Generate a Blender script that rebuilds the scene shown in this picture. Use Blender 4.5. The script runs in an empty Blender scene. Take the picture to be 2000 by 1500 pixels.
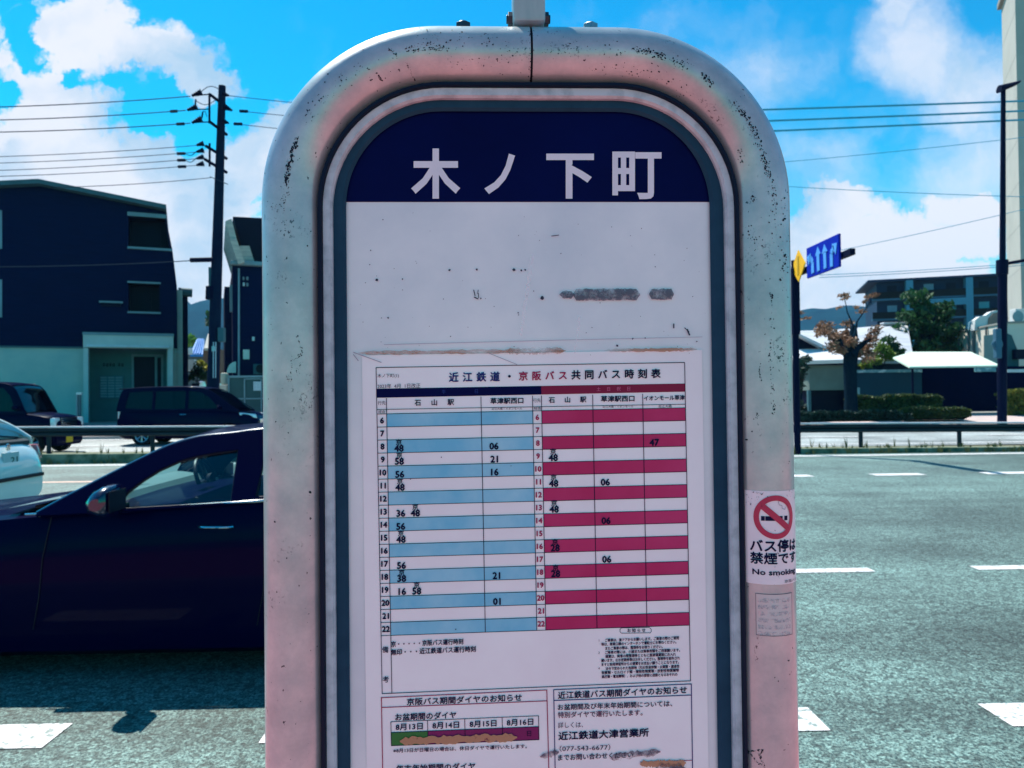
import bpy, bmesh, math, random
from math import sin, cos, tan, atan, pi, radians, sqrt
from mathutils import Vector, Matrix
random.seed(7)
sc = bpy.context.scene
COL = sc.collection

# ------------------------------------------------------------ camera, sky, sun, exposure
EXPO = 0.76
FPX = 1480.0; PSI = radians(1.4); TH = atan(22/1480); RO = radians(.64); HC = 1.65
_f = Vector((sin(PSI)*cos(TH), cos(PSI)*cos(TH), sin(TH)))
_r0 = Vector((cos(PSI), -sin(PSI), 0)); _u0 = _r0.cross(_f)
_r = _r0*cos(RO) - _u0*sin(RO); _u = _u0*cos(RO) + _r0*sin(RO)
CAMP = Vector((0, 0, HC))
cam = bpy.data.cameras.new('camera'); camo = bpy.data.objects.new('camera', cam); COL.objects.link(camo)
cam.sensor_width = 36; cam.lens = 36*FPX/2000; cam.clip_start = .02; cam.clip_end = 8000
m = Matrix((( _r.x, _u.x, -_f.x, 0), (_r.y, _u.y, -_f.y, 0), (_r.z, _u.z, -_f.z, HC), (0, 0, 0, 1)))
camo.matrix_world = m
cam.dof.use_dof = True; cam.dof.focus_distance = .74; cam.dof.aperture_fstop = 17
sc.camera = camo
sc.view_settings.view_transform = 'Standard'; sc.view_settings.look = 'None'
sc.view_settings.exposure = EXPO; sc.view_settings.gamma = 1

def ray(px, py): return _f + _r*((px-1000)/FPX) + _u*((750-py)/FPX)
FRAME = None                                        # (x, y, turn) of a turned facade while one is being built
FRAMED = set()
def W(px, py, Y):
    d = ray(px, py)
    if FRAME is None: return CAMP + d*(Y/d.y)
    ax, ay, rho = FRAME; A = Vector((ax, ay, 0)); n = Vector((-sin(rho), cos(rho), 0)); e = Vector((cos(rho), sin(rho), 0))
    t = ((Y-ay) - (CAMP-A).dot(n))/d.dot(n); p = CAMP + d*t
    return Vector((ax + (p-A).dot(e), Y, p.z))
def G(px, py, z=0):
    d = ray(px, py); return CAMP + d*((z-HC)/d.z)
def UV(px, py):
    d = ray(px, py); return d.x/d.y, d.z/d.y

SUN_EL = radians(59); SUN_AZ = radians(-38)          # azimuth from +Y towards +X
sund = Vector((sin(SUN_AZ)*cos(SUN_EL), cos(SUN_AZ)*cos(SUN_EL), sin(SUN_EL)))
sl = bpy.data.lights.new('sun', 'SUN'); sl.energy = 4.9; sl.angle = radians(.5); sl.color = (1, .95, .87)
so = bpy.data.objects.new('sun', sl); COL.objects.link(so)
so.rotation_euler = (-sund).to_track_quat('-Z', 'Y').to_euler(); so.location = (-8, 12, 30)

world = bpy.data.worlds.new('World'); sc.world = world; world.use_nodes = True
def build_world():
    nt = world.node_tree; N = nt.nodes; L = nt.links; N.clear()
    out = N.new('ShaderNodeOutputWorld'); bg = N.new('ShaderNodeBackground'); bg.inputs['Strength'].default_value = .10
    L.new(bg.outputs[0], out.inputs[0])
    sky = N.new('ShaderNodeTexSky'); sky.sky_type = 'NISHITA'; sky.sun_disc = False
    sky.sun_elevation = SUN_EL; sky.sun_rotation = SUN_AZ; sky.air_density = 1.0; sky.dust_density = .3; sky.ozone_density = 3
    hs = N.new('ShaderNodeHueSaturation'); hs.inputs['Saturation'].default_value = 1.5; L.new(sky.outputs[0], hs.inputs['Color'])
    tint = N.new('ShaderNodeMix'); tint.data_type = 'RGBA'; tint.blend_type = 'MULTIPLY'; tint.inputs[0].default_value = 1
    L.new(hs.outputs[0], tint.inputs[6]); tint.inputs[7].default_value = SKY_TINT
    tc = N.new('ShaderNodeTexCoord'); sep = N.new('ShaderNodeSeparateXYZ'); L.new(tc.outputs['Generated'], sep.inputs[0])
    def math_(op, a, b=None, clamp=False):
        n = N.new('ShaderNodeMath'); n.operation = op; n.use_clamp = clamp
        for i, v in enumerate((a, b)):
            if v is None: continue
            if isinstance(v, (int, float)): n.inputs[i].default_value = v
            else: L.new(v, n.inputs[i])
        return n.outputs[0]
    ymax = math_('MAXIMUM', sep.outputs[1], .12)
    u = math_('DIVIDE', sep.outputs[0], ymax); v = math_('DIVIDE', sep.outputs[2], ymax)
    comb0 = N.new('ShaderNodeCombineXYZ'); L.new(u, comb0.inputs[0]); L.new(v, comb0.inputs[1])
    # ragged outlines: the plane of the clouds is stirred by two scales of noise
    src = comb0.outputs[0]
    for sc2, amp in ((7, .13), (24, .045)):
        wn = N.new('ShaderNodeTexNoise'); wn.inputs['Scale'].default_value = sc2; wn.inputs['Detail'].default_value = 5; wn.inputs['Roughness'].default_value = .62; L.new(comb0.outputs[0], wn.inputs['Vector'])
        sb = N.new('ShaderNodeVectorMath'); sb.operation = 'SUBTRACT'; L.new(wn.outputs['Color'], sb.inputs[0]); sb.inputs[1].default_value = (.5,.5,.5)
        sl_ = N.new('ShaderNodeVectorMath'); sl_.operation = 'SCALE'; L.new(sb.outputs[0], sl_.inputs[0]); sl_.inputs['Scale'].default_value = amp
        ad_ = N.new('ShaderNodeVectorMath'); ad_.operation = 'ADD'; L.new(src, ad_.inputs[0]); L.new(sl_.outputs[0], ad_.inputs[1]); src = ad_.outputs[0]
    comb = N.new('ShaderNodeVectorMath'); comb.operation = 'MULTIPLY'; comb.inputs[1].default_value = (1, 1, 0); L.new(src, comb.inputs[0])
    def noise(vec, scale, detail=6, rough=.55, sx=1, sy=1, sz=1, off=0):
        mp = N.new('ShaderNodeMapping'); mp.inputs['Scale'].default_value = (sx, sy, sz); mp.inputs['Location'].default_value = (off, off*.7, 0)
        L.new(vec, mp.inputs[0])
        n = N.new('ShaderNodeTexNoise'); n.inputs['Scale'].default_value = scale; n.inputs['Detail'].default_value = detail
        n.inputs['Roughness'].default_value = rough; L.new(mp.outputs[0], n.inputs['Vector']); return n.outputs['Fac']
    def blobs(lst):
        tot = None
        for (px, py, rx, ry, w) in lst:
            cu, cv = UV(px, py); sx = FPX/rx; sy = FPX/ry
            mp = N.new('ShaderNodeMapping'); mp.inputs['Scale'].default_value = (sx, sy, 1); mp.inputs['Location'].default_value = (-cu*sx, -cv*sy, 0)
            L.new(comb.outputs[0], mp.inputs[0])
            ln = N.new('ShaderNodeVectorMath'); ln.operation = 'LENGTH'; L.new(mp.outputs[0], ln.inputs[0])
            q = math_('SUBTRACT', 1.25, ln.outputs['Value'], True); q = math_('MULTIPLY', q, w)
            tot = q if tot is None else (math_('MAXIMUM', tot, q) if w > 0 else math_('ADD', tot, q))
        return tot
    # billowing cumulus (hard edge) and thin veil (soft)
    cum = blobs([(150, 60, 130, 110, 1), (290, 110, 150, 75, 1), (395, 150, 75, 45, 1), (80, 150, 90, 60, .8), (20, 40, 70, 45, .55), (0, 20, 60, 40, .6), (100, 215, 150, 50, .9),
                 (60, 320, 260, 130, 1), (250, 330, 190, 110, 1), (400, 400, 180, 130, 1), (555, 255, 75, 90, 1), (470, 330, 120, 110, 1), (250, 480, 400, 110, 1), (420, 560, 160, 110, 1),
                 (10, 100, 50, 40, .8), (1660, 410, 110, 55, 1), (1590, 480, 130, 90, 1), (1800, 470, 220, 75, .9), (1900, 390, 110, 70, .8), (1700, 560, 330, 110, 1), (560, 210, 50, 40, .9)])
    cut = blobs([(330, 215, 75, 28, -.8), (400, 265, 50, 30, -.7), (135, 150, 24, 26, -.75), (80, 95, 28, 40, -.75), (25, 165, 45, 22, -.7), (70, 30, 28, 40, -.55), (240, 165, 45, 30, -.35)])
    n1 = noise(comb.outputs[0], 11, 10, .68)
    cm = math_('ADD', cum, cut); cm = math_('ADD', cm, math_('MULTIPLY', math_('SUBTRACT', n1, .5), 1.0)); n1b = noise(comb.outputs[0], 34, 6, .65, 1, 1, 1, 2.2); cm = math_('ADD', cm, math_('MULTIPLY', math_('SUBTRACT', n1b, .5), .75))
    def ramp(x, a, b):
        mr = N.new('ShaderNodeMapRange'); mr.interpolation_type = 'SMOOTHSTEP'; mr.inputs[1].default_value = a; mr.inputs[2].default_value = b; L.new(x, mr.inputs[0]); return mr.outputs[0]
    cmask = ramp(cm, .24, .60)
    veil = blobs([(1800, 110, 130, 150, .75), (1900, 170, 140, 130, .8), (1700, 250, 170, 130, .35), (1450, 150, 280, 160, .38), (1300, 60, 330, 120, .3), (1620, 330, 200, 150, .5), (1900, 330, 260, 150, .6), (1750, 30, 60, 70, .7)])
    n2 = noise(comb.outputs[0], 5, 6, .6, 1.0, .8, 1, 3.1)
    vm = math_('ADD', veil, math_('MULTIPLY', math_('SUBTRACT', n2, .5), 1.3)); vmask = math_('MULTIPLY', ramp(vm, .12, .95), .85)
    front = math_('MAXIMUM', cmask, vmask)
    # the rest of the sky, beside and behind
    n3 = noise(tc.outputs['Generated'], 2.2, 8, .6, 1, 1, 1.6, 1.7)
    back = ramp(n3, .57, .76)
    isf = ramp(sep.outputs[1], .30, .42)
    mxn = N.new('ShaderNodeMix'); mxn.data_type = 'FLOAT'; L.new(isf, mxn.inputs[0]); L.new(back, mxn.inputs[2]); L.new(front, mxn.inputs[3])
    # cloud body: lit tops, bluish thick parts
    sh = noise(comb.outputs[0], 4.2, 5, .5, 1, 1.3, 1, 8.3); shm = ramp(sh, .42, .66)
    cc = N.new('ShaderNodeMix'); cc.data_type = 'RGBA'; L.new(math_('MULTIPLY', shm, .8), cc.inputs[0]); cc.inputs[6].default_value = CLOUD_A; cc.inputs[7].default_value = CLOUD_B
    fin = N.new('ShaderNodeMix'); fin.data_type = 'RGBA'; L.new(mxn.outputs[0], fin.inputs[0]); L.new(tint.outputs[2], fin.inputs[6]); L.new(cc.outputs[2], fin.inputs[7])
    L.new(fin.outputs[2], bg.inputs['Color'])
SKY_TINT = (.02, 1.40, 1.10, 1)
CLOUD_A = (5.5, 5.6, 6.1, 1); CLOUD_B = (1.7, 3.4, 5.0, 1)
build_world()

# ------------------------------------------------------------ helpers
def tag(o, label=None, cat=None, group=None, kind=None):
    if label: o['label'] = label
    if cat: o['category'] = cat
    if group: o['group'] = group
    if kind: o['kind'] = kind
    return o
def empty(name, loc, label, cat, rz=0, group=None, kind=None):
    o = bpy.data.objects.new(name, None); COL.objects.link(o); o.location = loc; o.rotation_euler = (0, 0, rz); o.empty_display_size = .1
    return tag(o, label, cat, group, kind)
def world_of(o):
    return Matrix.Translation(o.location) @ o.rotation_euler.to_matrix().to_4x4()
def root_of(o):
    while o.parent: o = o.parent
    return o

class MB:
    """collects geometry in world (or local) coordinates and links it as one mesh object"""
    def __init__(s): s.v = []; s.f = []
    def add(s, vs, fs):
        b = len(s.v); s.v += [Vector(p) for p in vs]; s.f += [tuple(b+i for i in f) for f in fs]; return s
    def poly(s, pts): return s.add(pts, [tuple(range(len(pts)))])
    def box(s, a, b):
        x0, y0, z0 = a; x1, y1, z1 = b
        return s.add([(x0,y0,z0),(x1,y0,z0),(x1,y1,z0),(x0,y1,z0),(x0,y0,z1),(x1,y0,z1),(x1,y1,z1),(x0,y1,z1)],
                     [(0,3,2,1),(4,5,6,7),(0,1,5,4),(1,2,6,5),(2,3,7,6),(3,0,4,7)])
    def obox(s, c, ex, ey, ez):
        """oriented box: centre and three half-axis vectors"""
        c, ex, ey, ez = Vector(c), Vector(ex), Vector(ey), Vector(ez)
        vs = [c+ex*i+ey*j+ez*k for k in (-1,1) for (i,j) in ((-1,-1),(1,-1),(1,1),(-1,1))]
        return s.add(vs, [(0,3,2,1),(4,5,6,7),(0,1,5,4),(1,2,6,5),(2,3,7,6),(3,0,4,7)])
    def prism(s, pts, d):
        """extrude polygon pts by vector d"""
        n = len(pts); d = Vector(d); vs = [Vector(p) for p in pts] + [Vector(p)+d for p in pts]
        fs = [tuple(range(n))[::-1], tuple(range(n, 2*n))] + [(i, (i+1) % n, n+(i+1) % n, n+i) for i in range(n)]
        return s.add(vs, fs)
    def tube(s, pts, r, n=12, cap=True, radii=None):
        pts = [Vector(p) for p in pts]; k = len(pts); vs = []; fs = []; up = None
        for i, p in enumerate(pts):
            t = (pts[min(i+1, k-1)] - pts[max(i-1, 0)]).normalized()
            if up is None:
                up = Vector((0,1,0)) if abs(t.y) < .9 else Vector((1,0,0))
            a = (up - t*up.dot(t)).normalized(); up = a; b = t.cross(a); rr = radii[i] if radii else r
            for j in range(n):
                w = 2*pi*j/n; vs.append(p + (a*cos(w)+b*sin(w))*rr)
        for i in range(k-1):
            for j in range(n):
                fs.append((i*n+j, i*n+(j+1) % n, (i+1)*n+(j+1) % n, (i+1)*n+j))
        if cap: fs += [tuple(range(n))[::-1], tuple(range((k-1)*n, k*n))]
        return s.add(vs, fs)
    def cyl(s, a, b, r, n=16, r2=None): return s.tube([a, b], r, n, True, [r, r if r2 is None else r2])
    def grid(s, rows, close=False):
        nr = len(rows); nc = len(rows[0]); vs = [p for r_ in rows for p in r_]; fs = []
        for i in range(nr-1):
            for j in range(nc if close else nc-1):
                fs.append((i*nc+j, i*nc+(j+1) % nc, (i+1)*nc+(j+1) % nc, (i+1)*nc+j))
        return s.add(vs, fs)
    def lathe(s, prof, c, axis='y', n=24):
        """prof: (radius, offset along axis)"""
        rows = []
        for (r_, o) in prof:
            row = []
            for j in range(n):
                w = 2*pi*j/n
                row.append(Vector(c) + (Vector((r_*cos(w), o, r_*sin(w))) if axis == 'y' else Vector((r_*cos(w), r_*sin(w), o)) if axis == 'z' else Vector((o, r_*cos(w), r_*sin(w)))))
            rows.append(row)
        return s.grid(rows, True)
    def build(s, name, mat, parent=None, smooth=False, local=False, bevel=0, recalc=True, sharp=40):
        me = bpy.data.meshes.new(name); vs = s.v
        if parent is not None and not local:
            r_ = root_of(parent); inv = Matrix.Translation(r_.location).inverted() if r_.name in FRAMED else world_of(r_).inverted(); vs = [inv @ p for p in vs]
        me.from_pydata([tuple(p) for p in vs], [], s.f); me.validate()
        if recalc or bevel:
            bm = bmesh.new(); bm.from_mesh(me)
            if bevel:
                bmesh.ops.remove_doubles(bm, verts=bm.verts, dist=1e-5)
                bmesh.ops.bevel(bm, geom=[e for e in bm.edges if len(e.link_faces) == 2 and e.calc_face_angle(0) > .5], offset=bevel, segments=2, affect='EDGES', profile=.5)
            if recalc: bmesh.ops.recalc_face_normals(bm, faces=bm.faces)
            bm.to_mesh(me); bm.free()
        if smooth:
            for p in me.polygons: p.use_smooth = True
            me.set_sharp_from_angle(angle=radians(sharp))
        me.materials.append(mat)
        o = bpy.data.objects.new(name, me); COL.objects.link(o)
        if parent is not None: o.parent = parent
        return o

# ------------------------------------------------------------ materials
MATS = {}
def mat(name, col, rough=.6, metal=0, noise=None, col2=None, bump=0, bscale=None, spec=.15, coat=0, coat_ior=1.5, aniso=(1,1,1), detail=5, coords='Object', contrast=(.3,.7), trans=0):
    """principled with a two-tone procedural variation and bump"""
    if name in MATS: return MATS[name]
    mt = bpy.data.materials.new(name); mt.use_nodes = True; nt = mt.node_tree; N = nt.nodes; L = nt.links
    b = N['Principled BSDF']; b.inputs['Base Color'].default_value = (*col, 1); b.inputs['Roughness'].default_value = rough
    b.inputs['Metallic'].default_value = metal; b.inputs['Specular IOR Level'].default_value = spec
    if coat: b.inputs['Coat Weight'].default_value = coat; b.inputs['Coat Roughness'].default_value = .06; b.inputs['Coat IOR'].default_value = coat_ior
    if trans: b.inputs['Subsurface Weight'].default_value = 0
    tc = N.new('ShaderNodeTexCoord'); mp = N.new('ShaderNodeMapping'); mp.inputs['Scale'].default_value = aniso; L.new(tc.outputs[coords], mp.inputs[0])
    if noise is None: noise = 3; col2 = col2 or tuple(c*.82 for c in col)
    n = N.new('ShaderNodeTexNoise'); n.inputs['Scale'].default_value = noise; n.inputs['Detail'].default_value = detail; n.inputs['Roughness'].default_value = .6; L.new(mp.outputs[0], n.inputs['Vector'])
    mr = N.new('ShaderNodeMapRange'); mr.inputs[1].default_value = contrast[0]; mr.inputs[2].default_value = contrast[1]; L.new(n.outputs['Fac'], mr.inputs[0])
    mx = N.new('ShaderNodeMix'); mx.data_type = 'RGBA'; L.new(mr.outputs[0], mx.inputs[0]); mx.inputs[6].default_value = (*col, 1); mx.inputs[7].default_value = (*(col2 or tuple(c*.75 for c in col)), 1)
    L.new(mx.outputs[2], b.inputs['Base Color'])
    if bump:
        n2 = N.new('ShaderNodeTexNoise'); n2.inputs['Scale'].default_value = bscale or noise*4; n2.inputs['Detail'].default_value = 4; L.new(mp.outputs[0], n2.inputs['Vector'])
        bp = N.new('ShaderNodeBump'); bp.inputs['Strength'].default_value = bump; bp.inputs['Distance'].default_value = .01; L.new(n2.outputs['Fac'], bp.inputs['Height']); L.new(bp.outputs[0], b.inputs['Normal'])
    MATS[name] = mt; return mt
def glass(name, tint=(.6,.8,.85), refl=.9, rough=.02):
    if name in MATS: return MATS[name]
    mt = bpy.data.materials.new(name); mt.use_nodes = True; nt = mt.node_tree; N = nt.nodes; L = nt.links; N.clear()
    o = N.new('ShaderNodeOutputMaterial'); t = N.new('ShaderNodeBsdfTransparent'); t.inputs[0].default_value = (*tint, 1)
    g = N.new('ShaderNodeBsdfGlossy'); g.inputs['Roughness'].default_value = rough; g.inputs[0].default_value = (refl,)*3+(1,)
    fr = N.new('ShaderNodeFresnel'); fr.inputs[0].default_value = 1.5; mx = N.new('ShaderNodeMixShader')
    L.new(fr.outputs[0], mx.inputs[0]); L.new(t.outputs[0], mx.inputs[1]); L.new(g.outputs[0], mx.inputs[2]); L.new(mx.outputs[0], o.inputs[0])
    MATS[name] = mt; return mt
def decal(name, col, scale=60, lo=.42, hi=.58, rough=.6, aniso=(1,1,1), alpha=1.0):
    """stain: paint broken up by noise, clear elsewhere"""
    if name in MATS: return MATS[name]
    mt = bpy.data.materials.new(name); mt.use_nodes = True; nt = mt.node_tree; N = nt.nodes; L = nt.links
    b = N['Principled BSDF']; b.inputs['Base Color'].default_value = (*col, 1); b.inputs['Roughness'].default_value = rough
    tc = N.new('ShaderNodeTexCoord'); mp = N.new('ShaderNodeMapping'); mp.inputs['Scale'].default_value = aniso; L.new(tc.outputs['Object'], mp.inputs[0])
    n = N.new('ShaderNodeTexNoise'); n.inputs['Scale'].default_value = scale; n.inputs['Detail'].default_value = 6; n.inputs['Roughness'].default_value = .7; L.new(mp.outputs[0], n.inputs['Vector'])
    mr = N.new('ShaderNodeMapRange'); mr.inputs[1].default_value = lo; mr.inputs[2].default_value = hi; mr.inputs[3].default_value = 0; mr.inputs[4].default_value = alpha; L.new(n.outputs['Fac'], mr.inputs[0])
    L.new(mr.outputs[0], b.inputs['Alpha'])
    MATS[name] = mt; return mt

def text_mesh(s, bold=0, font_res=2):
    """outline of a string at em size 1 -> (verts2d, faces)"""
    c = bpy.data.curves.new('t', 'FONT'); c.body = s; c.size = 1; c.resolution_u = font_res; c.offset = bold
    o = bpy.data.objects.new('t', c); COL.objects.link(o)
    dg = bpy.context.evaluated_depsgraph_get(); me = bpy.data.meshes.new_from_object(o.evaluated_get(dg))
    v = [(p.co.x, p.co.y) for p in me.vertices]; f = [tuple(p.vertices) for p in me.polygons]
    bpy.data.objects.remove(o); bpy.data.curves.remove(c); bpy.data.meshes.remove(me)
    return v, f

# ------------------------------------------------------------ ground, roads, pavements
M_ASPH = None
def asphalt(name, c1, c2, grain, spk=.5):
    mt = bpy.data.materials.new(name); mt.use_nodes = True; nt = mt.node_tree; N = nt.nodes; L = nt.links
    b = N['Principled BSDF']; b.inputs['Roughness'].default_value = .62; b.inputs['Specular IOR Level'].default_value = .5
    tc = N.new('ShaderNodeTexCoord')
    def noise(scale, det, rough=.6):
        n = N.new('ShaderNodeTexNoise'); n.inputs['Scale'].default_value = scale; n.inputs['Detail'].default_value = det; n.inputs['Roughness'].default_value = rough; L.new(tc.outputs['Object'], n.inputs['Vector']); return n
    g = noise(grain, 3, .75); big = noise(.7, 4); wide = noise(.18, 3)
    vo = N.new('ShaderNodeTexVoronoi'); vo.inputs['Scale'].default_value = grain*.55; L.new(tc.outputs['Object'], vo.inputs['Vector'])
    mr = N.new('ShaderNodeMapRange'); mr.inputs[1].default_value = .40; mr.inputs[2].default_value = .62; L.new(g.outputs['Fac'], mr.inputs[0])
    mx = N.new('ShaderNodeMix'); mx.data_type = 'RGBA'; L.new(mr.outputs[0], mx.inputs[0]); mx.inputs[6].default_value = (*c1, 1); mx.inputs[7].default_value = (*c2, 1)
    m2 = N.new('ShaderNodeMix'); m2.data_type = 'RGBA'; m2.blend_type = 'MULTIPLY'; m2.inputs[0].default_value = 1
    r2 = N.new('ShaderNodeMapRange'); r2.inputs[1].default_value = .3; r2.inputs[2].default_value = .7; r2.inputs[3].default_value = .62; r2.inputs[4].default_value = 1.25
    ad = N.new('ShaderNodeMath'); ad.operation = 'MULTIPLY_ADD'; L.new(wide.outputs['Fac'], ad.inputs[0]); ad.inputs[1].default_value = .9; L.new(big.outputs['Fac'], ad.inputs[2]); sb = N.new('ShaderNodeMath'); sb.operation = 'SUBTRACT'; L.new(ad.outputs[0], sb.inputs[0]); sb.inputs[1].default_value = .45; L.new(sb.outputs[0], r2.inputs[0])
    mpl = N.new('ShaderNodeMapping'); mpl.inputs['Scale'].default_value = (.06, 1, 1); L.new(tc.outputs['Object'], mpl.inputs[0])
    ln = N.new('ShaderNodeTexNoise'); ln.inputs['Scale'].default_value = 1.1; ln.inputs['Detail'].default_value = 4; L.new(mpl.outputs[0], ln.inputs['Vector'])
    rl_ = N.new('ShaderNodeMapRange'); rl_.inputs[1].default_value = .32; rl_.inputs[2].default_value = .68; rl_.inputs[3].default_value = .66; rl_.inputs[4].default_value = 1.2; L.new(ln.outputs['Fac'], rl_.inputs[0])
    m5 = N.new('ShaderNodeMath'); m5.operation = 'MULTIPLY'; L.new(r2.outputs[0], m5.inputs[0]); L.new(rl_.outputs[0], m5.inputs[1])
    L.new(mx.outputs[2], m2.inputs[6]); L.new(m5.outputs[0], m2.inputs[7])
    # single pale and dark stones
    m3 = N.new('ShaderNodeMix'); m3.data_type = 'RGBA'; m3.blend_type = 'MULTIPLY'; m3.inputs[0].default_value = spk
    sc_ = N.new('ShaderNodeMapRange'); sc_.inputs[1].default_value = 0; sc_.inputs[2].default_value = 1; sc_.inputs[3].default_value = .25; sc_.inputs[4].default_value = 1.9; 
    sp = N.new('ShaderNodeSeparateXYZ'); L.new(vo.outputs['Color'], sp.inputs[0]); L.new(sp.outputs[0], sc_.inputs[0]); L.new(m2.outputs[2], m3.inputs[6]); L.new(sc_.outputs[0], m3.inputs[7])
    L.new(m3.outputs[2], b.inputs['Base Color'])
    bp = N.new('ShaderNodeBump'); bp.inputs['Strength'].default_value = .9; bp.inputs['Distance'].default_value = .012; L.new(g.outputs['Fac'], bp.inputs['Height']); L.new(bp.outputs[0], b.inputs['Normal'])
    return mt
M_ASPH = asphalt('asphalt', (.005,.028,.030), (.185,.285,.25), 66, .75)
M_ASPH2 = asphalt('far_asphalt', (.22,.25,.25), (.36,.39,.38), 40, .3)
M_PAINT = mat('road_paint', (.66,.65,.65), .6, noise=24, col2=(.20,.25,.23), contrast=(.52,.62), detail=10, spec=.3)
M_PAVE = mat('pavement_tile', (.58,.19,.20), .7, noise=6, col2=(.48,.14,.15))
M_CONC = mat('kerb_concrete', (.42,.42,.40), .8, noise=5, col2=(.28,.30,.27))
M_MOSS = mat('mossy_concrete', (.16,.20,.15), .9, noise=2.2, col2=(.03,.07,.045), contrast=(.4,.6), bump=.4)
M_GRND = mat('ground_soil', (.20,.21,.16), .9, noise=.4, col2=(.10,.13,.08))
M_FPAVE = mat('far_pavement', (.55,.42,.39), .8, noise=3, col2=(.42,.36,.34))

def S_(name, mb, m, label, cat, **k):
    o = mb.build(name, m, None, **k); return tag(o, label, cat, None, 'structure')
S_('ground', MB().poly([(-2500,-400,-.3),(2500,-400,-.3),(2500,3200,-.3),(-2500,3200,-.3)]), M_GRND, 'open ground reaching to the hills beyond the road', 'ground')
S_('road', MB().poly([(-220,2.9,0),(220,2.9,0),(220,19.95,0),(-220,19.95,0)]), M_ASPH, 'grey green asphalt road in front of the bus stop', 'road')
S_('pavement', MB().box((-220,-9,-.3),(220,2.72,.15)), M_PAVE, 'reddish pavement the bus stop sign stands on', 'pavement')
kb = MB()
for i in range(-60, 61): kb.box((i*1.2+.004,2.723,-.3),(i*1.2+1.196,2.9,.15))
S_('kerb', kb, M_CONC, 'concrete kerb along the edge of the reddish pavement', 'kerb', bevel=.012)
def dashes(name, y0, y1, spans, label):
    mb = MB()
    for a, b in spans: mb.poly([(a,y0,.005),(b,y0,.005),(b,y1,.005),(a,y1,.005)])
    S_(name, mb, M_PAINT, label, 'road marking')
dashes('road_marking', 3.67, 3.94, [(-2.16-.98*2*k-.95, -2.16-.98*2*k) for k in range(0, 30)]+[(-1.14,-.30),(.63,1.62)]+[(2.52+1.9*k, 3.47+1.9*k) for k in range(40)], 'thick white broken line nearest the bus stop pavement')
dashes('road_marking', 6.86, 7.01, [(3.47-.6-2.6*k-2.0+.6, 3.47-2.6*k-.0) if k == 0 else (3.47-2.97*k-2.0, 3.47-2.97*k) for k in range(20)]+[(4.43+2.97*k, 6.43+2.97*k) for k in range(30)], 'white broken line in the middle of the near carriageway')
dashes('road_marking', 14.62, 14.98, [(7.45+2.22*k, 8.45+2.22*k) for k in range(-3, 60)], 'short white dashes of the far lane at right')
S_('road_marking', MB().poly([(-200,15.42,.005),(-3.2,15.42,.005),(-3.2,15.60,.005),(-200,15.60,.005)]), mat('orange_paint', (.80,.52,.40), .6, noise=20, col2=(.62,.45,.38)), 'thin faded orange line across the far lane at left', 'road marking')
S_('road_marking', MB().poly([(-200,19.9,.005),(-200,19.6,.005),(200,18.8,.005),(200,19.1,.005)]), M_PAINT, 'continuous white edge line along the foot of the median', 'road marking')
def zm(x): return .19-.0055*x
# median: kerb blocks with moss, soil top
md = MB(); 
for i in range(-60, 61):
    x0 = i*2; x1 = x0+1.985
    md.add([(x0,19.93,-.2),(x1,19.93,-.2),(x1,20.12,-.2),(x0,20.12,-.2),(x0,19.95,zm(x0)),(x1,19.95,zm(x1)),(x1,20.12,zm(x1)),(x0,20.12,zm(x0))], [(0,3,2,1),(4,5,6,7),(0,1,5,4),(1,2,6,5),(2,3,7,6),(3,0,4,7)])
S_('median_kerb', md, M_MOSS, 'dark mossy concrete kerb of the road median', 'kerb', bevel=.015)
S_('median', MB().add([(-120,20.12,zm(-120)-.02),(120,20.12,zm(120)-.02),(120,20.95,zm(120)-.02),(-120,20.95,zm(-120)-.02)], [(0,1,2,3)]), mat('median_soil', (.22,.22,.16), .95, noise=3, col2=(.12,.14,.08)), 'narrow soil strip of the road median under the guard rail', 'median')
S_('far_road', MB().add([(-220,20.95,.14),(220,20.95,.10),(220,28,.22),(-220,28,.22)], [(0,1,2,3)]), M_ASPH2, 'pale opposite carriageway behind the guard rail', 'road')
fl = MB(); fl.add([(-200,21.5,.158),(200,21.5,.12),(200,21.7,.122),(-200,21.7,.16)], [(0,1,2,3)]); fl.add([(-200,27.2,.222),(200,27.2,.222),(200,27.4,.225),(-200,27.4,.225)], [(0,1,2,3)])
for k in range(-20, 20): fl.add([(k*8,24.2,.188),(k*8+4,24.2,.188),(k*8+4,24.4,.192),(k*8,24.4,.192)], [(0,1,2,3)])
S_('road_marking', fl, M_PAINT, 'white lane lines on the opposite carriageway behind the guard rail', 'road marking')
S_('far_pavement', MB().add([(-220,28,.32),(220,28,.32),(220,31.5,.62),(-220,31.5,.62),(220,28,.1),(-220,28,.1)], [(0,1,2,3),(5,4,1,0)]), M_FPAVE, 'pale pinkish pavement on the far side of the opposite carriageway', 'pavement')
S_('far_ground', MB().add([(-300,31.5,.60),(300,31.5,.60),(300,400,.75),(-300,400,.75),(-300,31.5,-.3),(300,31.5,-.3)], [(0,1,2,3),(4,5,1,0)]), mat('yard', (.30,.29,.26), .9, noise=.6, col2=(.2,.2,.17)), 'paved yards under the houses beyond the road', 'ground')

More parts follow.
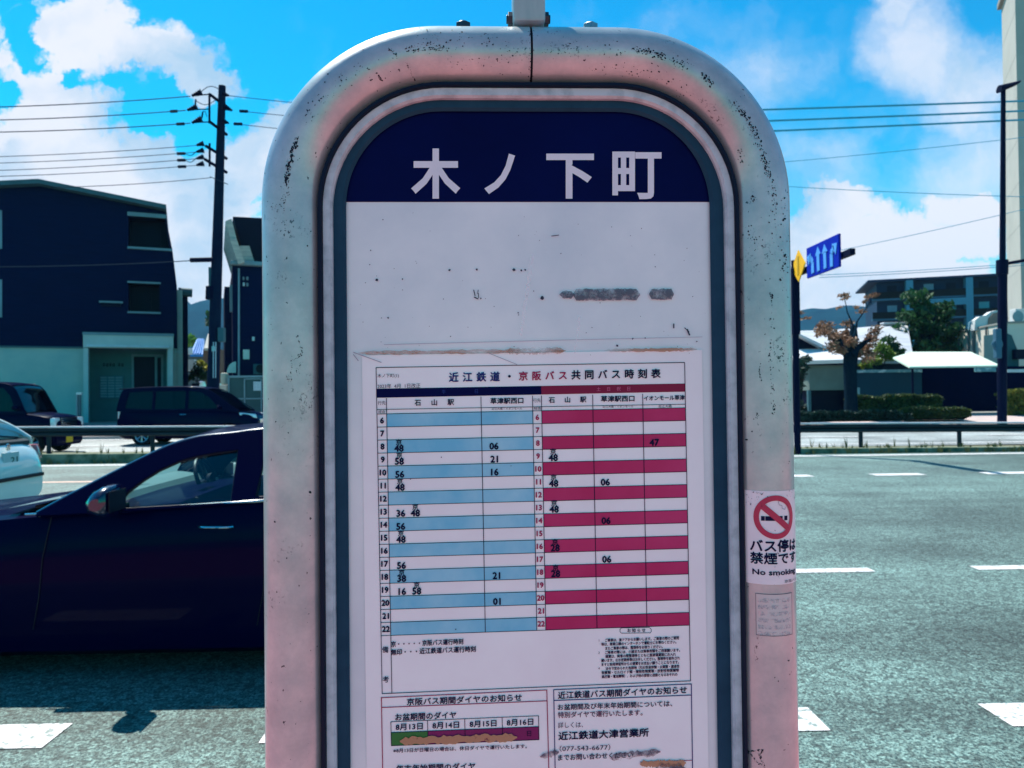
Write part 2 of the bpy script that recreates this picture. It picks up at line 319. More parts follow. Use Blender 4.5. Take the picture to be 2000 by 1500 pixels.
# hills
def hill(name, pts, Y, depth, m, label):
    """ridge as a heightfield with slopes on both sides"""
    rows = []; n = 160; x0, x1 = pts[0][0], pts[-1][0]
    def rz(x):
        for (a, za), (b, zb) in zip(pts, pts[1:]):
            if a <= x <= b:
                t = (x-a)/(b-a); t = t*t*(3-2*t); return za+(zb-za)*t
        return 0
    rnd = random.Random(3); ph = [(rnd.uniform(.01,.09), rnd.uniform(0,6), rnd.uniform(.5,1)) for _ in range(10)]
    for j in range(15):
        t = j/14; s = sin(pi*t)**.8; row = []
        for i in range(n+1):
            x = x0+(x1-x0)*i/n; w = sum(a*sin(f*(x+17*j)+p) for f, p, a in ph)*2.2
            row.append(Vector((x, Y+(t-.5)*depth, -1+max(0, rz(x)+w*min(1, s*1.3))*s)))
        rows.append(row)
    o = MB().grid(rows).build(name, m, None, smooth=True); return tag(o, label, 'hill', None, 'structure')
M_HILL = mat('hazy_hill_forest', (.003,.022,.045), .95, noise=.035, col2=(.008,.045,.07), bump=.6, bscale=.08, spec=0)  # bluer forest colour paints in part of the distant haze
Yh = 1100
hill('hill', [(-900,0),(-760,120),(-640,150),(-560,165),(W(340,590,Yh).x, W(340,590,Yh).z+8),(W(365,598,Yh).x, W(365,598,Yh).z),(W(395,602,Yh).x, W(395,602,Yh).z),(W(440,585,Yh).x, W(440,585,Yh).z),(-330,150),(-150,110),(60,90),(150,0)], Yh, 500, M_HILL, 'blue wooded hill rising behind the houses at left')
Yk = 900
hill('hill', [(200,0),(280,70),(W(1575,603,Yk).x, W(1575,603,Yk).z),(W(1640,600,Yk).x, W(1640,600,Yk).z+4),(W(1720,606,Yk).x, W(1720,606,Yk).z),(560,80),(700,60),(900,0)], Yk, 400, M_HILL, 'low teal wooded hill behind the tiled roof house at right')

# ------------------------------------------------------------ the bus stop sign
AZ = radians(.8); C0 = W(1035, 750, .74); ZB = .15
EX = Vector((cos(AZ), sin(AZ), 0)); NN = Vector((sin(AZ), -cos(AZ), 0))
def S(px, py, off=0.0):
    d = ray(px, py); t = ((C0 + NN*off - CAMP).dot(NN))/d.dot(NN); p = CAMP + d*t
    return Vector(((p-C0).dot(EX), -off, p.z-ZB))
sign = empty('bus_stop_sign', (C0.x, C0.y, ZB), 'tall white pipe framed bus stop sign with navy name band and timetable sheet', 'bus stop sign', AZ)

def paintmat():
    mt = bpy.data.materials.new('weathered_white_paint'); mt.use_nodes = True; nt = mt.node_tree; N = nt.nodes; L = nt.links
    b = N['Principled BSDF']; b.inputs['Roughness'].default_value = .36; b.inputs['Specular IOR Level'].default_value = .55; b.inputs['Metallic'].default_value = .34
    b.inputs['Coat Weight'].default_value = .35; b.inputs['Coat Roughness'].default_value = .22
    tc = N.new('ShaderNodeTexCoord')
    def noise(scale, det, rough=.6, sx=(1,1,1), dist=0):
        mp = N.new('ShaderNodeMapping'); mp.inputs['Scale'].default_value = sx; L.new(tc.outputs['Object'], mp.inputs[0])
        n = N.new('ShaderNodeTexNoise'); n.inputs['Scale'].default_value = scale; n.inputs['Detail'].default_value = det; n.inputs['Roughness'].default_value = rough; n.inputs['Distortion'].default_value = dist; L.new(mp.outputs[0], n.inputs['Vector']); return n.outputs['Fac']
    def rng(x, a, b_, c=0, d=1):
        r = N.new('ShaderNodeMapRange'); r.inputs[1].default_value = a; r.inputs[2].default_value = b_; r.inputs[3].default_value = c; r.inputs[4].default_value = d; L.new(x, r.inputs[0]); return r.outputs[0]
    def mul(a, b_, op='MULTIPLY'):
        n = N.new('ShaderNodeMath'); n.operation = op; n.use_clamp = True
        for i, v in enumerate((a, b_)):
            if isinstance(v, (int, float)): n.inputs[i].default_value = v
            else: L.new(v, n.inputs[i])
        return n.outputs[0]
    base = N.new('ShaderNodeMix'); base.data_type = 'RGBA'; L.new(rng(noise(22, 6, .65), .35, .68), base.inputs[0]); base.inputs[6].default_value = (.49,.51,.51,1); base.inputs[7].default_value = (.30,.37,.39,1)
    # grime film
    g = N.new('ShaderNodeMix'); g.data_type = 'RGBA'; L.new(mul(rng(noise(9, 8, .7), .5, .75), .55), g.inputs[0]); L.new(base.outputs[2], g.inputs[6]); g.inputs[7].default_value = (.20,.26,.27,1)
    # black specks and scratches, gathered in patches
    sp = mul(rng(noise(300, 3, .7), .57, .60), rng(noise(13, 5, .65), .60, .66))
    sp2 = mul(rng(noise(110, 4, .75, (1,1,.5), .6), .61, .64), rng(noise(8, 4), .585, .65))
    sp3 = rng(noise(200, 2, .6), .715, .73)
    al = mul(mul(sp, sp2, 'MAXIMUM'), sp3, 'MAXIMUM')
    k = N.new('ShaderNodeMix'); k.data_type = 'RGBA'; L.new(mul(al, .93), k.inputs[0]); L.new(g.outputs[2], k.inputs[6]); k.inputs[7].default_value = (.012,.02,.035,1)
    L.new(k.outputs[2], b.inputs['Base Color'])
    bp = N.new('ShaderNodeBump'); bp.inputs['Strength'].default_value = .12; bp.inputs['Distance'].default_value = .002; L.new(noise(60, 5), bp.inputs['Height']); L.new(bp.outputs[0], b.inputs['Normal'])
    return mt
M_PIPE = paintmat()
M_DARKGAP = mat('dark_gap', (.01,.012,.02), .8)
M_RUB = mat('rubber_gasket', (.016,.062,.105), .6, noise=30, col2=(.010,.045,.08), spec=.08); M_EDGESHADE = mat('edge_shade_dark', (.002,.010,.030), .6)
M_STEEL = mat('galvanised_steel', (.42,.44,.45), .4, 1, noise=40, col2=(.22,.24,.25), bump=.2)
M_PANEL = mat('white_panel', (.73,.81,.81), .35, noise=6, col2=(.53,.63,.67), spec=.4, coat=.1, contrast=(.35,.72), detail=9)
M_NAVY = mat('navy_film', (.0006,.003,.058), .5, noise=9, col2=(.0006,.002,.042), spec=.06)
M_LET = mat('silver_white_film', (.72,.74,.78), .4, noise=30, col2=(.62,.66,.72))
M_PAPER = mat('laminated_paper', (.82,.87,.87), .4, noise=8, col2=(.76,.77,.79), contrast=(.4,.72), spec=.35, coat=.12)  # pinkish grey mottling paints in soft reflections along with stains
M_INK = mat('black_ink', (.002,.005,.040), .6, spec=.1)
M_BLUEINK = mat('blue_ink', (.01,.02,.16), .5)
M_REDINK = mat('crimson_ink', (.34,.012,.085), .5)
M_PINKINK = mat('pink_ink', (.62,.16,.30), .5)
M_DIMBLUE = mat('dim_blue_ink', (.02,.05,.26), .5)
M_CYANB = mat('cyan_band', (.15,.50,.68), .4, noise=16, col2=(.30,.62,.74), contrast=(.38,.68))
M_CRIMB = mat('crimson_band', (.42,.022,.11), .4, noise=9, col2=(.50,.045,.16), contrast=(.4,.75))
M_MAROON = mat('maroon_band', (.22,.010,.055), .4)
M_GREENB = mat('green_band', (.035,.19,.05), .4)
M_PURPB = mat('plum_band', (.22,.02,.12), .4)
M_FADED = mat('faded_ink', (.11,.05,.09), .5)

def arch(xl, xr, zt, r, zb, n=18):
    pts = [(xl, zb)]
    for k in range(6): pts.append((xl, zb+(zt-r-zb)*(k+1)/7))
    for k in range(n+1):
        a = pi-(pi/2)*k/n; pts.append((xl+r+r*cos(a), zt-r+r*sin(a)))
    for k in range(n+1):
        a = pi/2-(pi/2)*k/n; pts.append((xr-r+r*cos(a), zt-r+r*sin(a)))
    for k in range(6): pts.append((xr, zt-r-(zt-r-zb)*(k+1)/7))
    pts.append((xr, zb)); return pts
PXM = FPX/.74
TL_ = S(575.5, 760).x; TR_ = S(1487, 760).x; TT = S(1035, 116).z; RT = 285/PXM; RP = .0292
tp = arch(TL_, TR_, TT, RT, -.02, 26)
xm = S(1035, 100).x
cut = [i for i in range(len(tp)-1) if tp[i][0] <= xm <= tp[i+1][0] and tp[i][1] > TT-.002][0]
left = [(x,0,z) for x, z in tp[:cut+1]] + [(xm-.0011,0,TT)]; right = [(xm+.0011,0,TT)] + [(x,0,z) for x, z in tp[cut+1:]]
MB().tube(left, RP, 48).build('frame_pipe', M_PIPE, sign, True, True)
MB().tube(right, RP, 48).build('frame_pipe', M_PIPE, sign, True, True)
MB().cyl((xm-.0014,0,TT),(xm+.0014,0,TT),RP-.0012,40).build('pipe_joint', M_DARKGAP, sign, True, True)
# base plates at the feet
for x in (TL_, TR_):
    MB().lathe([(.0,.022),(.07,.022),(.075,.018),(.075,.0),(0,.0)], (x,0,-.0), 'z', 32).build('base_flange', M_STEEL, sign, True, True)
# post rising from the middle of the frame (bracket with flat faces)
pxl = S(1000.5, 30).x; pxr = S(1063, 30).x; zpb = S(1030, 56).z
b = MB(); b.box((pxl,-.0157,zpb),(pxr,.0157,zpb+.62)); b.build('top_post', mat('post_paint', (.34,.48,.50), .35, noise=25, col2=(.18,.32,.36), coat=.3, aniso=(1,1,.25)), sign, True, True, bevel=.004)
for sx, px in ((-1, 1000.5), (1, 1063)):
    c = S(px, 38); w = MB(); w.cyl((c.x-sx*.001,0,c.z),(c.x+sx*.0042,0,c.z),.0068,6); w.cyl((c.x+sx*.0042,0,c.z),(c.x+sx*.0058,0,c.z),.0042,14)
    w.build('post_bolt', mat('dark_bolt', (.05,.07,.09), .45, .8), sign, False, True, bevel=.0004)
for px, py, mm in ((905,55,mat('dark_bolt',(0,0,0))), (1153,57,M_STEEL)):
    c = S(px, py); w = MB(); w.cyl((c.x,0,c.z-.008),(c.x,0,c.z+.0042),.0078,6); w.cyl((c.x,0,c.z+.0042),(c.x,0,c.z+.0058),.006,18,.0048); w.build('frame_bolt', mm, sign, False, True, bevel=.0004)

def ring(o, i, y0, y1, name, m, bev=0):
    """flat arch band between two outlines o and i with front at y0, back at y1"""
    mb = MB(); n = len(o)
    mb.grid([[Vector((x,y1,z)) for x, z in o], [Vector((x,y0+.0012,z)) for x, z in o], [Vector((x+(i[k][0]-x)*.12,y0,z+(i[k][1]-z)*.12)) for k,(x,z) in enumerate(o)],
             [Vector((i[k][0]-(i[k][0]-x)*.2,y0,i[k][1]-(i[k][1]-z)*.2)) for k,(x,z) in enumerate(o)], [Vector((x,y0+.003,z)) for x, z in i], [Vector((x,y1,z)) for x, z in i]])
    return mb.build(name, m, sign, True, True, sharp=25)
OL = .015; OR_ = .0075; OP = .0015
zbot = .22
lo = arch(S(629.5,560,OL).x, S(1438,560,OL).x, S(1035,170,OL).z, 233/PXM, zbot); li = arch(S(649,560,OL).x, S(1420,560,OL).x, S(1035,190,OL).z, 213/PXM, zbot)
M_LIP = mat('aluminium_lip', (.44,.56,.60), .5, noise=60, col2=(.28,.38,.42), coat=.1, contrast=(.45,.7))
ring(lo, li, -OL, -.004, 'panel_trim', M_LIP)
ro = arch(S(648,560,OR_).x, S(1421,560,OR_).x, S(1035,189,OR_).z, 214/PXM, zbot); ri = arch(S(676,560,OR_).x, S(1390,560,OR_).x, S(1035,215.5,OR_).z, 186/PXM, zbot)
ring(ro, ri, -OR_, -.004, 'rubber_gasket', M_RUB)
pa = arch(S(672,560,OP).x, S(1394,560,OP).x, S(1035,211,OP).z, 190/PXM, zbot)
MB().prism([(x,-OP,z) for x, z in pa], (0,.012,0)).build('sign_panel', M_PANEL, sign, False, True)
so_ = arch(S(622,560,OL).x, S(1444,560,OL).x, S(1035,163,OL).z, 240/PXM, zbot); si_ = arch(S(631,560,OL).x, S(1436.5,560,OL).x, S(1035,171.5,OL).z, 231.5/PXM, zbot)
ring(so_, si_, -.0195, -.004, 'edge_shade_strip', M_EDGESHADE)  # dark strip that paints the shade along the pipe's inner edge
# bottom rail closing the panel and a dark tray between pipe and panel
xa, xb = TL_+RP*.7, TR_-RP*.7
MB().box((xa,-.018,.19),(xb,.012,.2195)).build('bottom_rail', M_LIP, sign, False, True, bevel=.003)
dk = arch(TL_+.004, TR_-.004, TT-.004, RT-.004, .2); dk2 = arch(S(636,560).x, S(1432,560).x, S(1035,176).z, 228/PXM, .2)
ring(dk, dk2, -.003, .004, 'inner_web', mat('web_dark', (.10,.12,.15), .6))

# --- printed layers, laid on the panel plane
def fl_(pts, off): return [S(x, y, off) for x, y in pts]
class Layer:
    def __init__(s, off): s.off = off; s.mb = MB()
    def quad(s, pts): s.mb.poly(fl_(pts, s.off)); return s
    def line(s, x0, y0, x1, y1, w=1.3):
        d = sqrt((x1-x0)**2+(y1-y0)**2); nx, ny = -(y1-y0)/d*w/2, (x1-x0)/d*w/2
        return s.quad([(x0+nx,y0+ny),(x0-nx,y0-ny),(x1-nx,y1-ny),(x1+nx,y1+ny)])
    def strokes(s, bold):
        """pen offsets (in em) that thicken a glyph, each a hair above the last"""
        return [(0, 0, 0)] if bold == 0 else [(-bold, 0, 0), (bold, 0, 1), (0, bold, 2), (0, -bold, 3)]
    def fit(s, t, x0, y0, x1, y1, slope=0, bold=0, poly=False):
        """string t filling the pixel box; y0 top and y1 bottom at the left end"""
        if not poly and bold:
            e = (y1-y0)/.92
            for bx_, by_, k_ in s.strokes(bold):
                o_ = s.off; s.off = o_+k_*2e-5; s.fit(t, x0+bx_*e, y0+by_*e, x1+bx_*e, y1+by_*e, slope); s.off = o_
            return s
        v, f = text_mesh(t, bold)
        ax, bx = min(p[0] for p in v), max(p[0] for p in v); ay, by = min(p[1] for p in v), max(p[1] for p in v)
        s.mb.add([S(x0+(p[0]-ax)/(bx-ax)*(x1-x0), y1-(p[1]-ay)/(by-ay)*(y1-y0)+slope*(p[0]-ax)/(bx-ax)*(x1-x0), s.off) for p in v], f); return s
    def em(s, t, xc, yc, em, slope=0, bold=0, xs=1):
        """one glyph or number centred at a pixel with the given em size"""
        if bold:
            for bx_, by_, k_ in s.strokes(bold):
                o_ = s.off; s.off = o_+k_*2e-5; s.em(t, xc+bx_*em, yc+by_*em, em, slope, 0, xs); s.off = o_
            return s
        v, f = text_mesh(t); ax, bx = min(p[0] for p in v), max(p[0] for p in v); ay, by = min(p[1] for p in v), max(p[1] for p in v)
        s.mb.add([S(xc+(p[0]-(ax+bx)/2)*em*xs, yc-(p[1]-(ay+by)/2)*em+slope*(p[0]-(ax+bx)/2)*em*xs, s.off) for p in v], f); return s
    def chars(s, t, x0, x1, y0, y1, slope=0, bold=0, xs=1):
        """spaced glyphs: cell pitch follows the box, glyph size its height; y0,y1 at the left end"""
        e = (y1-y0)/.92; n = len(t); pitch = (x1-x0-e*.94*xs)/max(1, n-1)
        for k, ch in enumerate(t):
            if ch in ' 　': continue
            v, f = text_mesh(ch); cx = x0+e*.47*xs+pitch*k; yc = (y0+y1)/2+slope*(cx-x0)
            for bx_, by_, k_ in s.strokes(bold): s.mb.add([S(cx+(p[0]-.5+bx_)*e*xs, yc-(p[1]-.38+by_)*e+slope*(p[0]-.5)*e*xs, s.off+k_*2e-5) for p in v], f)
        return s
    def build(s, name, m, parent): return s.mb.build(name, m, parent, False, True, recalc=False)

# navy name band follows the arch, cut off at y=394
OFF = OP
nb = arch(S(674,560,OFF+.0004).x, S(1392,560,OFF+.0004).x, S(1035,213,OFF+.0004).z, 188/PXM, S(678,394,OFF+.0004).z-.0005)
zl, zr = S(678,394.5,OFF+.0004).z, S(1390,394.5,OFF+.0004).z
nb = [p for p in nb if p[1] > max(zl, zr)+.001]; nb = [(nb[0][0], zl)]+nb+[(nb[-1][0], zr)]
band = MB().poly([(x,-(OFF+.0004),z) for x, z in nb]).build('name_band', M_NAVY, sign, False, True, recalc=False)
for ch, bx in (('木',(803,290,899,388)),('ノ',(946,300,1006,379)),('下',(1067,300,1160,388)),('町',(1196,296,1292,389))): Layer(OFF+.0008).fit(ch, *bx, bold=.027 if ch != '町' else .021, poly=True).build('name_character', M_LET, band)

# timetable sheet
pp = Layer(OFF+.0007).quad([(707,694),(1371,683),(1384,1500),(1392,1900),(722,1900),(716,1500)]); sheet = pp.build('timetable_sheet', M_PAPER, sign)
L1, L2, L3 = OFF+.0010, OFF+.0013, OFF+.0016
def tx(u, y): return 736+603*u+(y-800)*.0187
def P(u, yl, yr):
    y = yl+(yr-yl)*u; return (tx(u, y), y)
CO = (0, .0315, .338, .505, .534, .700, .862, 1)
def rl(k): return (808.8+25.47*k, 796.5+24.98*k)      # top of hour row k
def cell(lay, c0, c1, t, b): lay.quad([P(CO[c0],*t), P(CO[c1],*t), P(CO[c1],*b), P(CO[c0],*b)])
cy, cr, nv, mr = Layer(L1), Layer(L1), Layer(L1), Layer(L1)
for k in range(0, 17, 2):
    cell(cy, 1, 3, rl(k), rl(k+1)); cell(cr, 4, 7, rl(k), rl(k+1))
nv.quad([P(0,759.3,749), P(.534,759.3,749), P(.534,777,765), P(0,777,765)]); mr.quad([P(.534,759.3,749), P(1,759.3,749), P(1,777,765), P(.534,777,765)])
cy.build('weekday_rows', M_CYANB, sheet); cr.build('holiday_rows', M_CRIMB, sheet); nv.build('weekday_header', M_NAVY, sheet); mr.build('holiday_header', M_MAROON, sheet)
gl = Layer(L2)
def hl(u0, u1, yl, yr, w=1.1):
    a, b_ = P(u0,yl,yr), P(u1,yl,yr); gl.line(*a, *b_, w)
hl(0, 1, 718, 708, 1.4); hl(0, 1, 800, 789.5); hl(0, 1, 808.8, 796.5)
for k in range(1, 18): hl(0, 1, *rl(k))
hl(0, 1, 1355, 1330, 1.4)
for ci, u in enumerate(CO):
    t = 718 if u in (0, 1) else 778; 
    t = t-10*u; bt = 1242-21*u
    if u in (0, 1) : bt = 1355-25*u
    if ci == 1: bt = 1355
    gl.line(tx(u,t), t, tx(u,bt), bt, 1.3)
k = Layer(L3); bl = Layer(L3); rd = Layer(L3); db = Layer(L3); pk = Layer(L3); fd = Layer(L3); rh = Layer(L3)
SL = -.0172
k.fit('木ノ下町(1)', 737, 730, 779, 739, SL); k.fit('2023年  4月  1日改正', 737, 750, 821, 759, SL)
bl.chars('近江鉄道', 877, 976, 728, 746, SL, .03); k.em('・', 995, 735, 22, 0, .02); rd.chars('京阪バス', 1013.5, 1108, 726, 743, SL, .03); k.chars('共同バス時刻表', 1116, 1290, 723.5, 741, SL, .03)
Layer(L3).em('平', 866.5, 765.5, 9).build('weekday_character', M_DIMBLUE, sheet); Layer(L3).em('日', 930.5, 764.5, 9).build('weekday_character', M_DIMBLUE, sheet)
pk.chars('土日祝日', 1165, 1232, 756, 764, SL)
k.fit('行先', 738, 783, 753, 791, SL); k.fit('経由', 739, 801, 752, 807.5, SL); k.chars('石山駅', 810, 886.5, 780.5, 792.5, SL, .022); k.fit('草津駅西口', 958, 777.5, 1022, 789, SL, .028); k.fit('近江大橋・イオンモール', 960, 796.5, 1020, 801, SL)
k.fit('行先', 1041.5, 778, 1056, 786, SL); k.fit('経由', 1043, 794.5, 1056, 800.5, SL); k.chars('石山駅', 1072, 1145, 775.5, 787, SL, .022); k.fit('草津駅西口', 1174, 773.5, 1239, 785, SL, .028); k.fit('イオンモール草津', 1258, 773, 1337, 782.5, SL, .028); k.fit('近江大橋・イオンモール', 1177, 792.5, 1237, 797, SL); k.fit('近江大橋', 1286, 791, 1312, 796.5, SL)
for h in range(6, 23):
    j = h-6; a, b_ = rl(j), rl(j+1); 
    x, y = P(.016, (a[0]+b_[0])/2, (a[1]+b_[1])/2); k.em(str(h), x, y, 15.5, SL, .045)
    x, y = P(.5195, (a[0]+b_[0])/2, (a[1]+b_[1])/2); rh.em(str(h), x, y, 14.5, SL, .04)
def tm(h, u, s, kei=0):
    j = h-6; b_ = rl(j+1); x, y = P(u, *b_); k.em(s, x, y-8.6, 18, SL, .04)
    if kei: k.em('京', x-.2, y-20.6, 12.5, SL, .022)
for h, u, s, q in ((8,.069,'48',1),(9,.0695,'58',1),(10,.070,'56',0),(11,.070,'48',1),(13,.071,'36',0),(13,.118,'48',1),(14,.070,'56',0),(15,.070,'48',1),(17,.070,'56',0),(18,.070,'38',1),(19,.071,'16',0),(19,.118,'58',1),
                   (8,.377,'06',0),(9,.377,'21',0),(10,.378,'16',0),(18,.377,'21',0),(20,.377,'01',0),
                   (9,.568,'48',1),(11,.568,'48',1),(13,.568,'48',1),(16,.569,'28',1),(18,.569,'28',1),(11,.7355,'06',0),(14,.7355,'06',0),(17,.7355,'06',0),(8,.8965,'47',0)):
    tm(h, u, s, q)
k.em('備', 752.5, 1269, 13, 0, .012); k.em('考', 753.5, 1327, 13, 0, .012)
k.fit('京・・・・・京阪バス運行時刻', 764, 1253, 904.5, 1264, -.040, .024); k.fit('無印・・・近江鉄道バス運行時刻', 764, 1268.5, 929, 1280, -.041, .024)
# small notice at the right
for a in range(2):
    yb = 1226.5 if a == 0 else 1237; gl.line(1214, yb, 1269, yb-1, 1)
for xa_, xb_ in ((1214,1211),(1269,1272)): gl.line(xa_, 1226.5, xb_, 1229, 1); gl.line(xb_, 1229, xb_, 1234, 1); gl.line(xb_, 1234, xa_, 1237, 1)
k.chars('お知らせ', 1225, 1261, 1228, 1235, -.01, .024)
small = ['ご乗車は、後ドアからお願いします。ご乗車の際のご質問','等は、乗車口横のインターホンで運転士にお尋ねください。','またご乗車の際は、整理券をお取りください。','ご降車の際には、小銭または乗車券類をご用意願います。','運賃は、降車の際整理券とともに直接運賃箱にお入れ','願います。なお定期券等はお示しください。整理券を紛失され','ますと始発停留所からの運賃をお支払い願うことになります。','法令で定められた危険物（引火性液体類・火薬類・腐食性','物質類・セルロイド類・揮発性物質類・放射性物質類等','高圧類・電池類等）、および他の旅客に迷惑となるおそれの']
xs0 = (1182,1174.5,1182.5,1182,1182.5,1174.5,1175,1183,1175,1175.5); xe = (1326,1321,1294,1328,1320,1328,1326,1327,1326,1323)
for i_, s_ in enumerate(small):
    y = 1247.6+i_*7.92; k.fit(s_, xs0[i_], y, xe[i_], y+6.3, -.033, .028)
for y, n_ in ((1251,'1'),(1275,'2'),(1305.5,'4')): k.em(n_, 1170, y, 6.5)
# holiday notices below
rb = Layer(L2); bb = Layer(L2)
for a in ((744.8,1362.8,1068,1347.8),(744.8,1382,1068,1369)): rb.line(*a, 1.7)
rb.line(744.8,1362,749.5,1620,1.7); rb.line(1068,1347,1075,1620,1.7)
for a in ((1081.4,1347.3,1350.4,1336),(1081.4,1368.4,1350.6,1357.7)): bb.line(*a, 1.7)
bb.line(1081.4,1346.6,1086.5,1620,1.7); bb.line(1350.3,1335.3,1354.5,1620,1.7)
k.fit('京阪バス期間ダイヤのお知らせ', 794.6, 1364.5, 1019, 1378, -.040, .024); k.fit('お盆期間のダイヤ', 772, 1394.5, 891, 1408, -.040, .024)
for a in ((763.3,1410,1051.8,1398.2),(763.3,1430.9,1052.5,1419.3),(764,1456.7,1053,1444.9)): gl.line(*a, 1.2)
for x, y0 in ((763.3,1410),(835,1407),(907.6,1404),(980.7,1401),(1051.8,1398)): gl.line(x, y0, x+1.1, y0+46.5, 1.2)
g1 = Layer(L1).quad([(763.5,1431),(835.6,1428),(836,1454),(764,1456.7)]); p1 = Layer(L1).quad([(835.6,1428),(1052.2,1419.3),(1053,1445),(836,1454)])
g1.build('green_cell', M_GREENB, sheet); p1.build('plum_cells', M_PURPB, sheet)
for s_, a, b_ in (('8月13日',773,825.5),('8月14日',844.7,896.5),('8月15日',917.5,969.5),('8月16日',990,1041.5)): k.fit(s_, a, 1414.5-(a-773)*.04, b_, 1426.8-(a-773)*.04, -.04, .024)
k.em('日', 1033.5, 1433, 12)
k.fit('※8月13日が日曜日の場合は、休日ダイヤで運行いたします。', 768, 1462.5, 1029, 1470.5, -.034, .018); k.fit('年末年始期間のダイヤ', 774, 1495, 928, 1508, -.034, .024)
k.fit('近江鉄道バス期間ダイヤのお知らせ', 1090, 1351.5, 1341.5, 1365.5, -.044, .024); k.fit('お盆期間及び年末年始期間については、', 1089.5, 1376, 1313, 1387.5, -.034, .018)
fd.fit('特別ダイヤで運行いたします。', 1090, 1391, 1255, 1402.5, -.03, .018); k.fit('詳しくは、', 1090, 1411, 1139, 1422.5, -.03); k.fit('近江鉄道大津営業所', 1091, 1430, 1267, 1446, -.043, .028)
k.fit('（077-543-6677）', 1093, 1456.5, 1192, 1468.5, -.032, .004); k.fit('までお問い合わせください', 1090, 1474.5, 1236, 1486, -.044, .018)
Layer(L2).line(1250, 1488.5, 1352.5, 1485, 1.2).build('notice_rule', M_REDINK, sheet)
gl.build('table_lines', M_INK, sheet); k.build('printed_text', M_INK, sheet); bl.build('blue_title_text', M_BLUEINK, sheet); rd.build('red_title_text', M_REDINK, sheet); rh.build('holiday_hours', M_REDINK, sheet); pk.build('holiday_text', M_PINKINK, sheet); fd.build('faded_text', M_FADED, sheet)
rb.build('red_box_lines', M_REDINK, sheet); bb.build('blue_box_lines', M_BLUEINK, sheet)

# tape residue, smudges and scratches on the panel (real stains)
LS = OFF+.0020
def ragged(lay, x0, x1, yc, h, slope, seed, n=40, rg=.6):
    rnd = random.Random(seed); top = []; bot = []
    for i_ in range(n+1):
        x = x0+(x1-x0)*i_/n; y = yc+slope*(x-x0); e = min(1, i_/2.0, (n-i_)/2.0)
        top.append((x, y-h/2*(1.15-rg+rg*rnd.random())*max(.15, e))); bot.append((x, y+h/2*(1.15-rg+rg*rnd.random())*max(.15, e)))
    for i_ in range(n): lay.quad([top[i_], bot[i_], bot[i_+1], top[i_+1]])
    return lay
M_OR1 = decal('orange_residue', (.42,.22,.11), 55, .36, .62, alpha=.75, aniso=(.35,1,1))
for a in ((700,1105,689.5,9,-.011,1),(990,1102,686,13,-.012,2),(1180,1362,684.5,7,-.011,3)): ragged(Layer(LS), *a).build('tape_residue', M_OR1, sign)
M_OR2 = decal('orange_residue_strong', (.45,.24,.13), 90, .22, .42, alpha=.9)
ragged(Layer(LS), 781, 1010, 1448, 17, -.035, 5).build('tape_residue', M_OR2, sheet); ragged(Layer(LS), 1250, 1340, 1492, 14, -.02, 8).build('tape_residue', M_OR2, sheet)
sm = Layer(LS); ragged(sm, 1119, 1250, 575.5, 21, -.003, 11, 40, .14); ragged(sm, 1093, 1122, 575, 15, 0, 12, 10, .4); ragged(sm, 1268, 1316, 574.5, 20, 0, 13, 20, .2)
sm.build('glue_smudge', decal('dark_glue', (.06,.08,.11), 160, .28, .56, alpha=.85), sign)
sp_ = Layer(LS); rnd = random.Random(21)
def blotch(lay, cx, cy, r, n=9, ex=1):
    lay.quad([(cx+r*ex*cos(2*pi*i_/n)*rnd.uniform(.5,1.2), cy+r*sin(2*pi*i_/n)*rnd.uniform(.5,1.2)) for i_ in range(n)])
for cx, cy, r in ((1059,581,6),(1012,611,2),(1013,615,1.5),(736,547,4),(758,621,2.5),(745,621,1.5),(724,489,1.8),(722,517,1.5),(748,429,1.8),(1279,575,2),(786,545,2),(866,584,1.5),(939,583,2),(878,527,3),(1004,527,4),(1018,528,3),(1026,527,3),(931,526,3),(1236,661,2),(1260,660,2),(1206,675,3),(1280,521,1.5),(1361,667,2),(998,1130-220,1.2),(862,893,1.6),(802,936,1.3),(890,1229,2),(880,657,1.5)): blotch(sp_, cx, cy, r*.8)
for _ in range(60): blotch(sp_, rnd.uniform(690,1380), rnd.uniform(405,700), rnd.uniform(.4,1.1))
sp_.line(1077,461,1092,459,1.4); sp_.line(1342,643,1347,655,3); sp_.line(1337,640,1346,648,1.6); sp_.line(1316,632,1316,641,2.5); sp_.line(925,566,928,578,1.8); sp_.line(934,566,933,574,1.4); sp_.line(926,580,934,584,2.2); sp_.line(934,572,935,582,1.5)
sp_.build('panel_scratches', mat('grime_black', (.035,.05,.08), .7), sign)['kind'] = 'stuff'
wl = Layer(LS); wl.quad([(1036,498),(1044,498),(1020,655),(1014,655)]); wl.quad([(1130,618),(1134,618),(1124,690),(1121,690)])
wl.build('light_streak', decal('pale_scuff', (.86,.87,.88), 40, .3, .75, alpha=.4), sign)
fo = Layer(LS); fo.line(690,688,745,708,1.3); fo.line(955,690,1010,712,1.0); fo.line(690,692,700,705,1.5); fo.line(750,673,1100,664,.8); fo.line(1100,664,1372,658,.7)
fo.build('film_crease', mat('crease_grey', (.30,.34,.40), .5), sign)
M_MOULD = decal('dark_mould', (.05,.06,.10), 80, .38, .58, alpha=.9)
for a in ((1055,1092,1478,14,-.25,31,12),(1190,1290,1480,15,-.12,32,22),(1280,1340,1503,26,0,33,16)): ragged(Layer(LS), *a).build('mould_stain', M_MOULD, sheet)

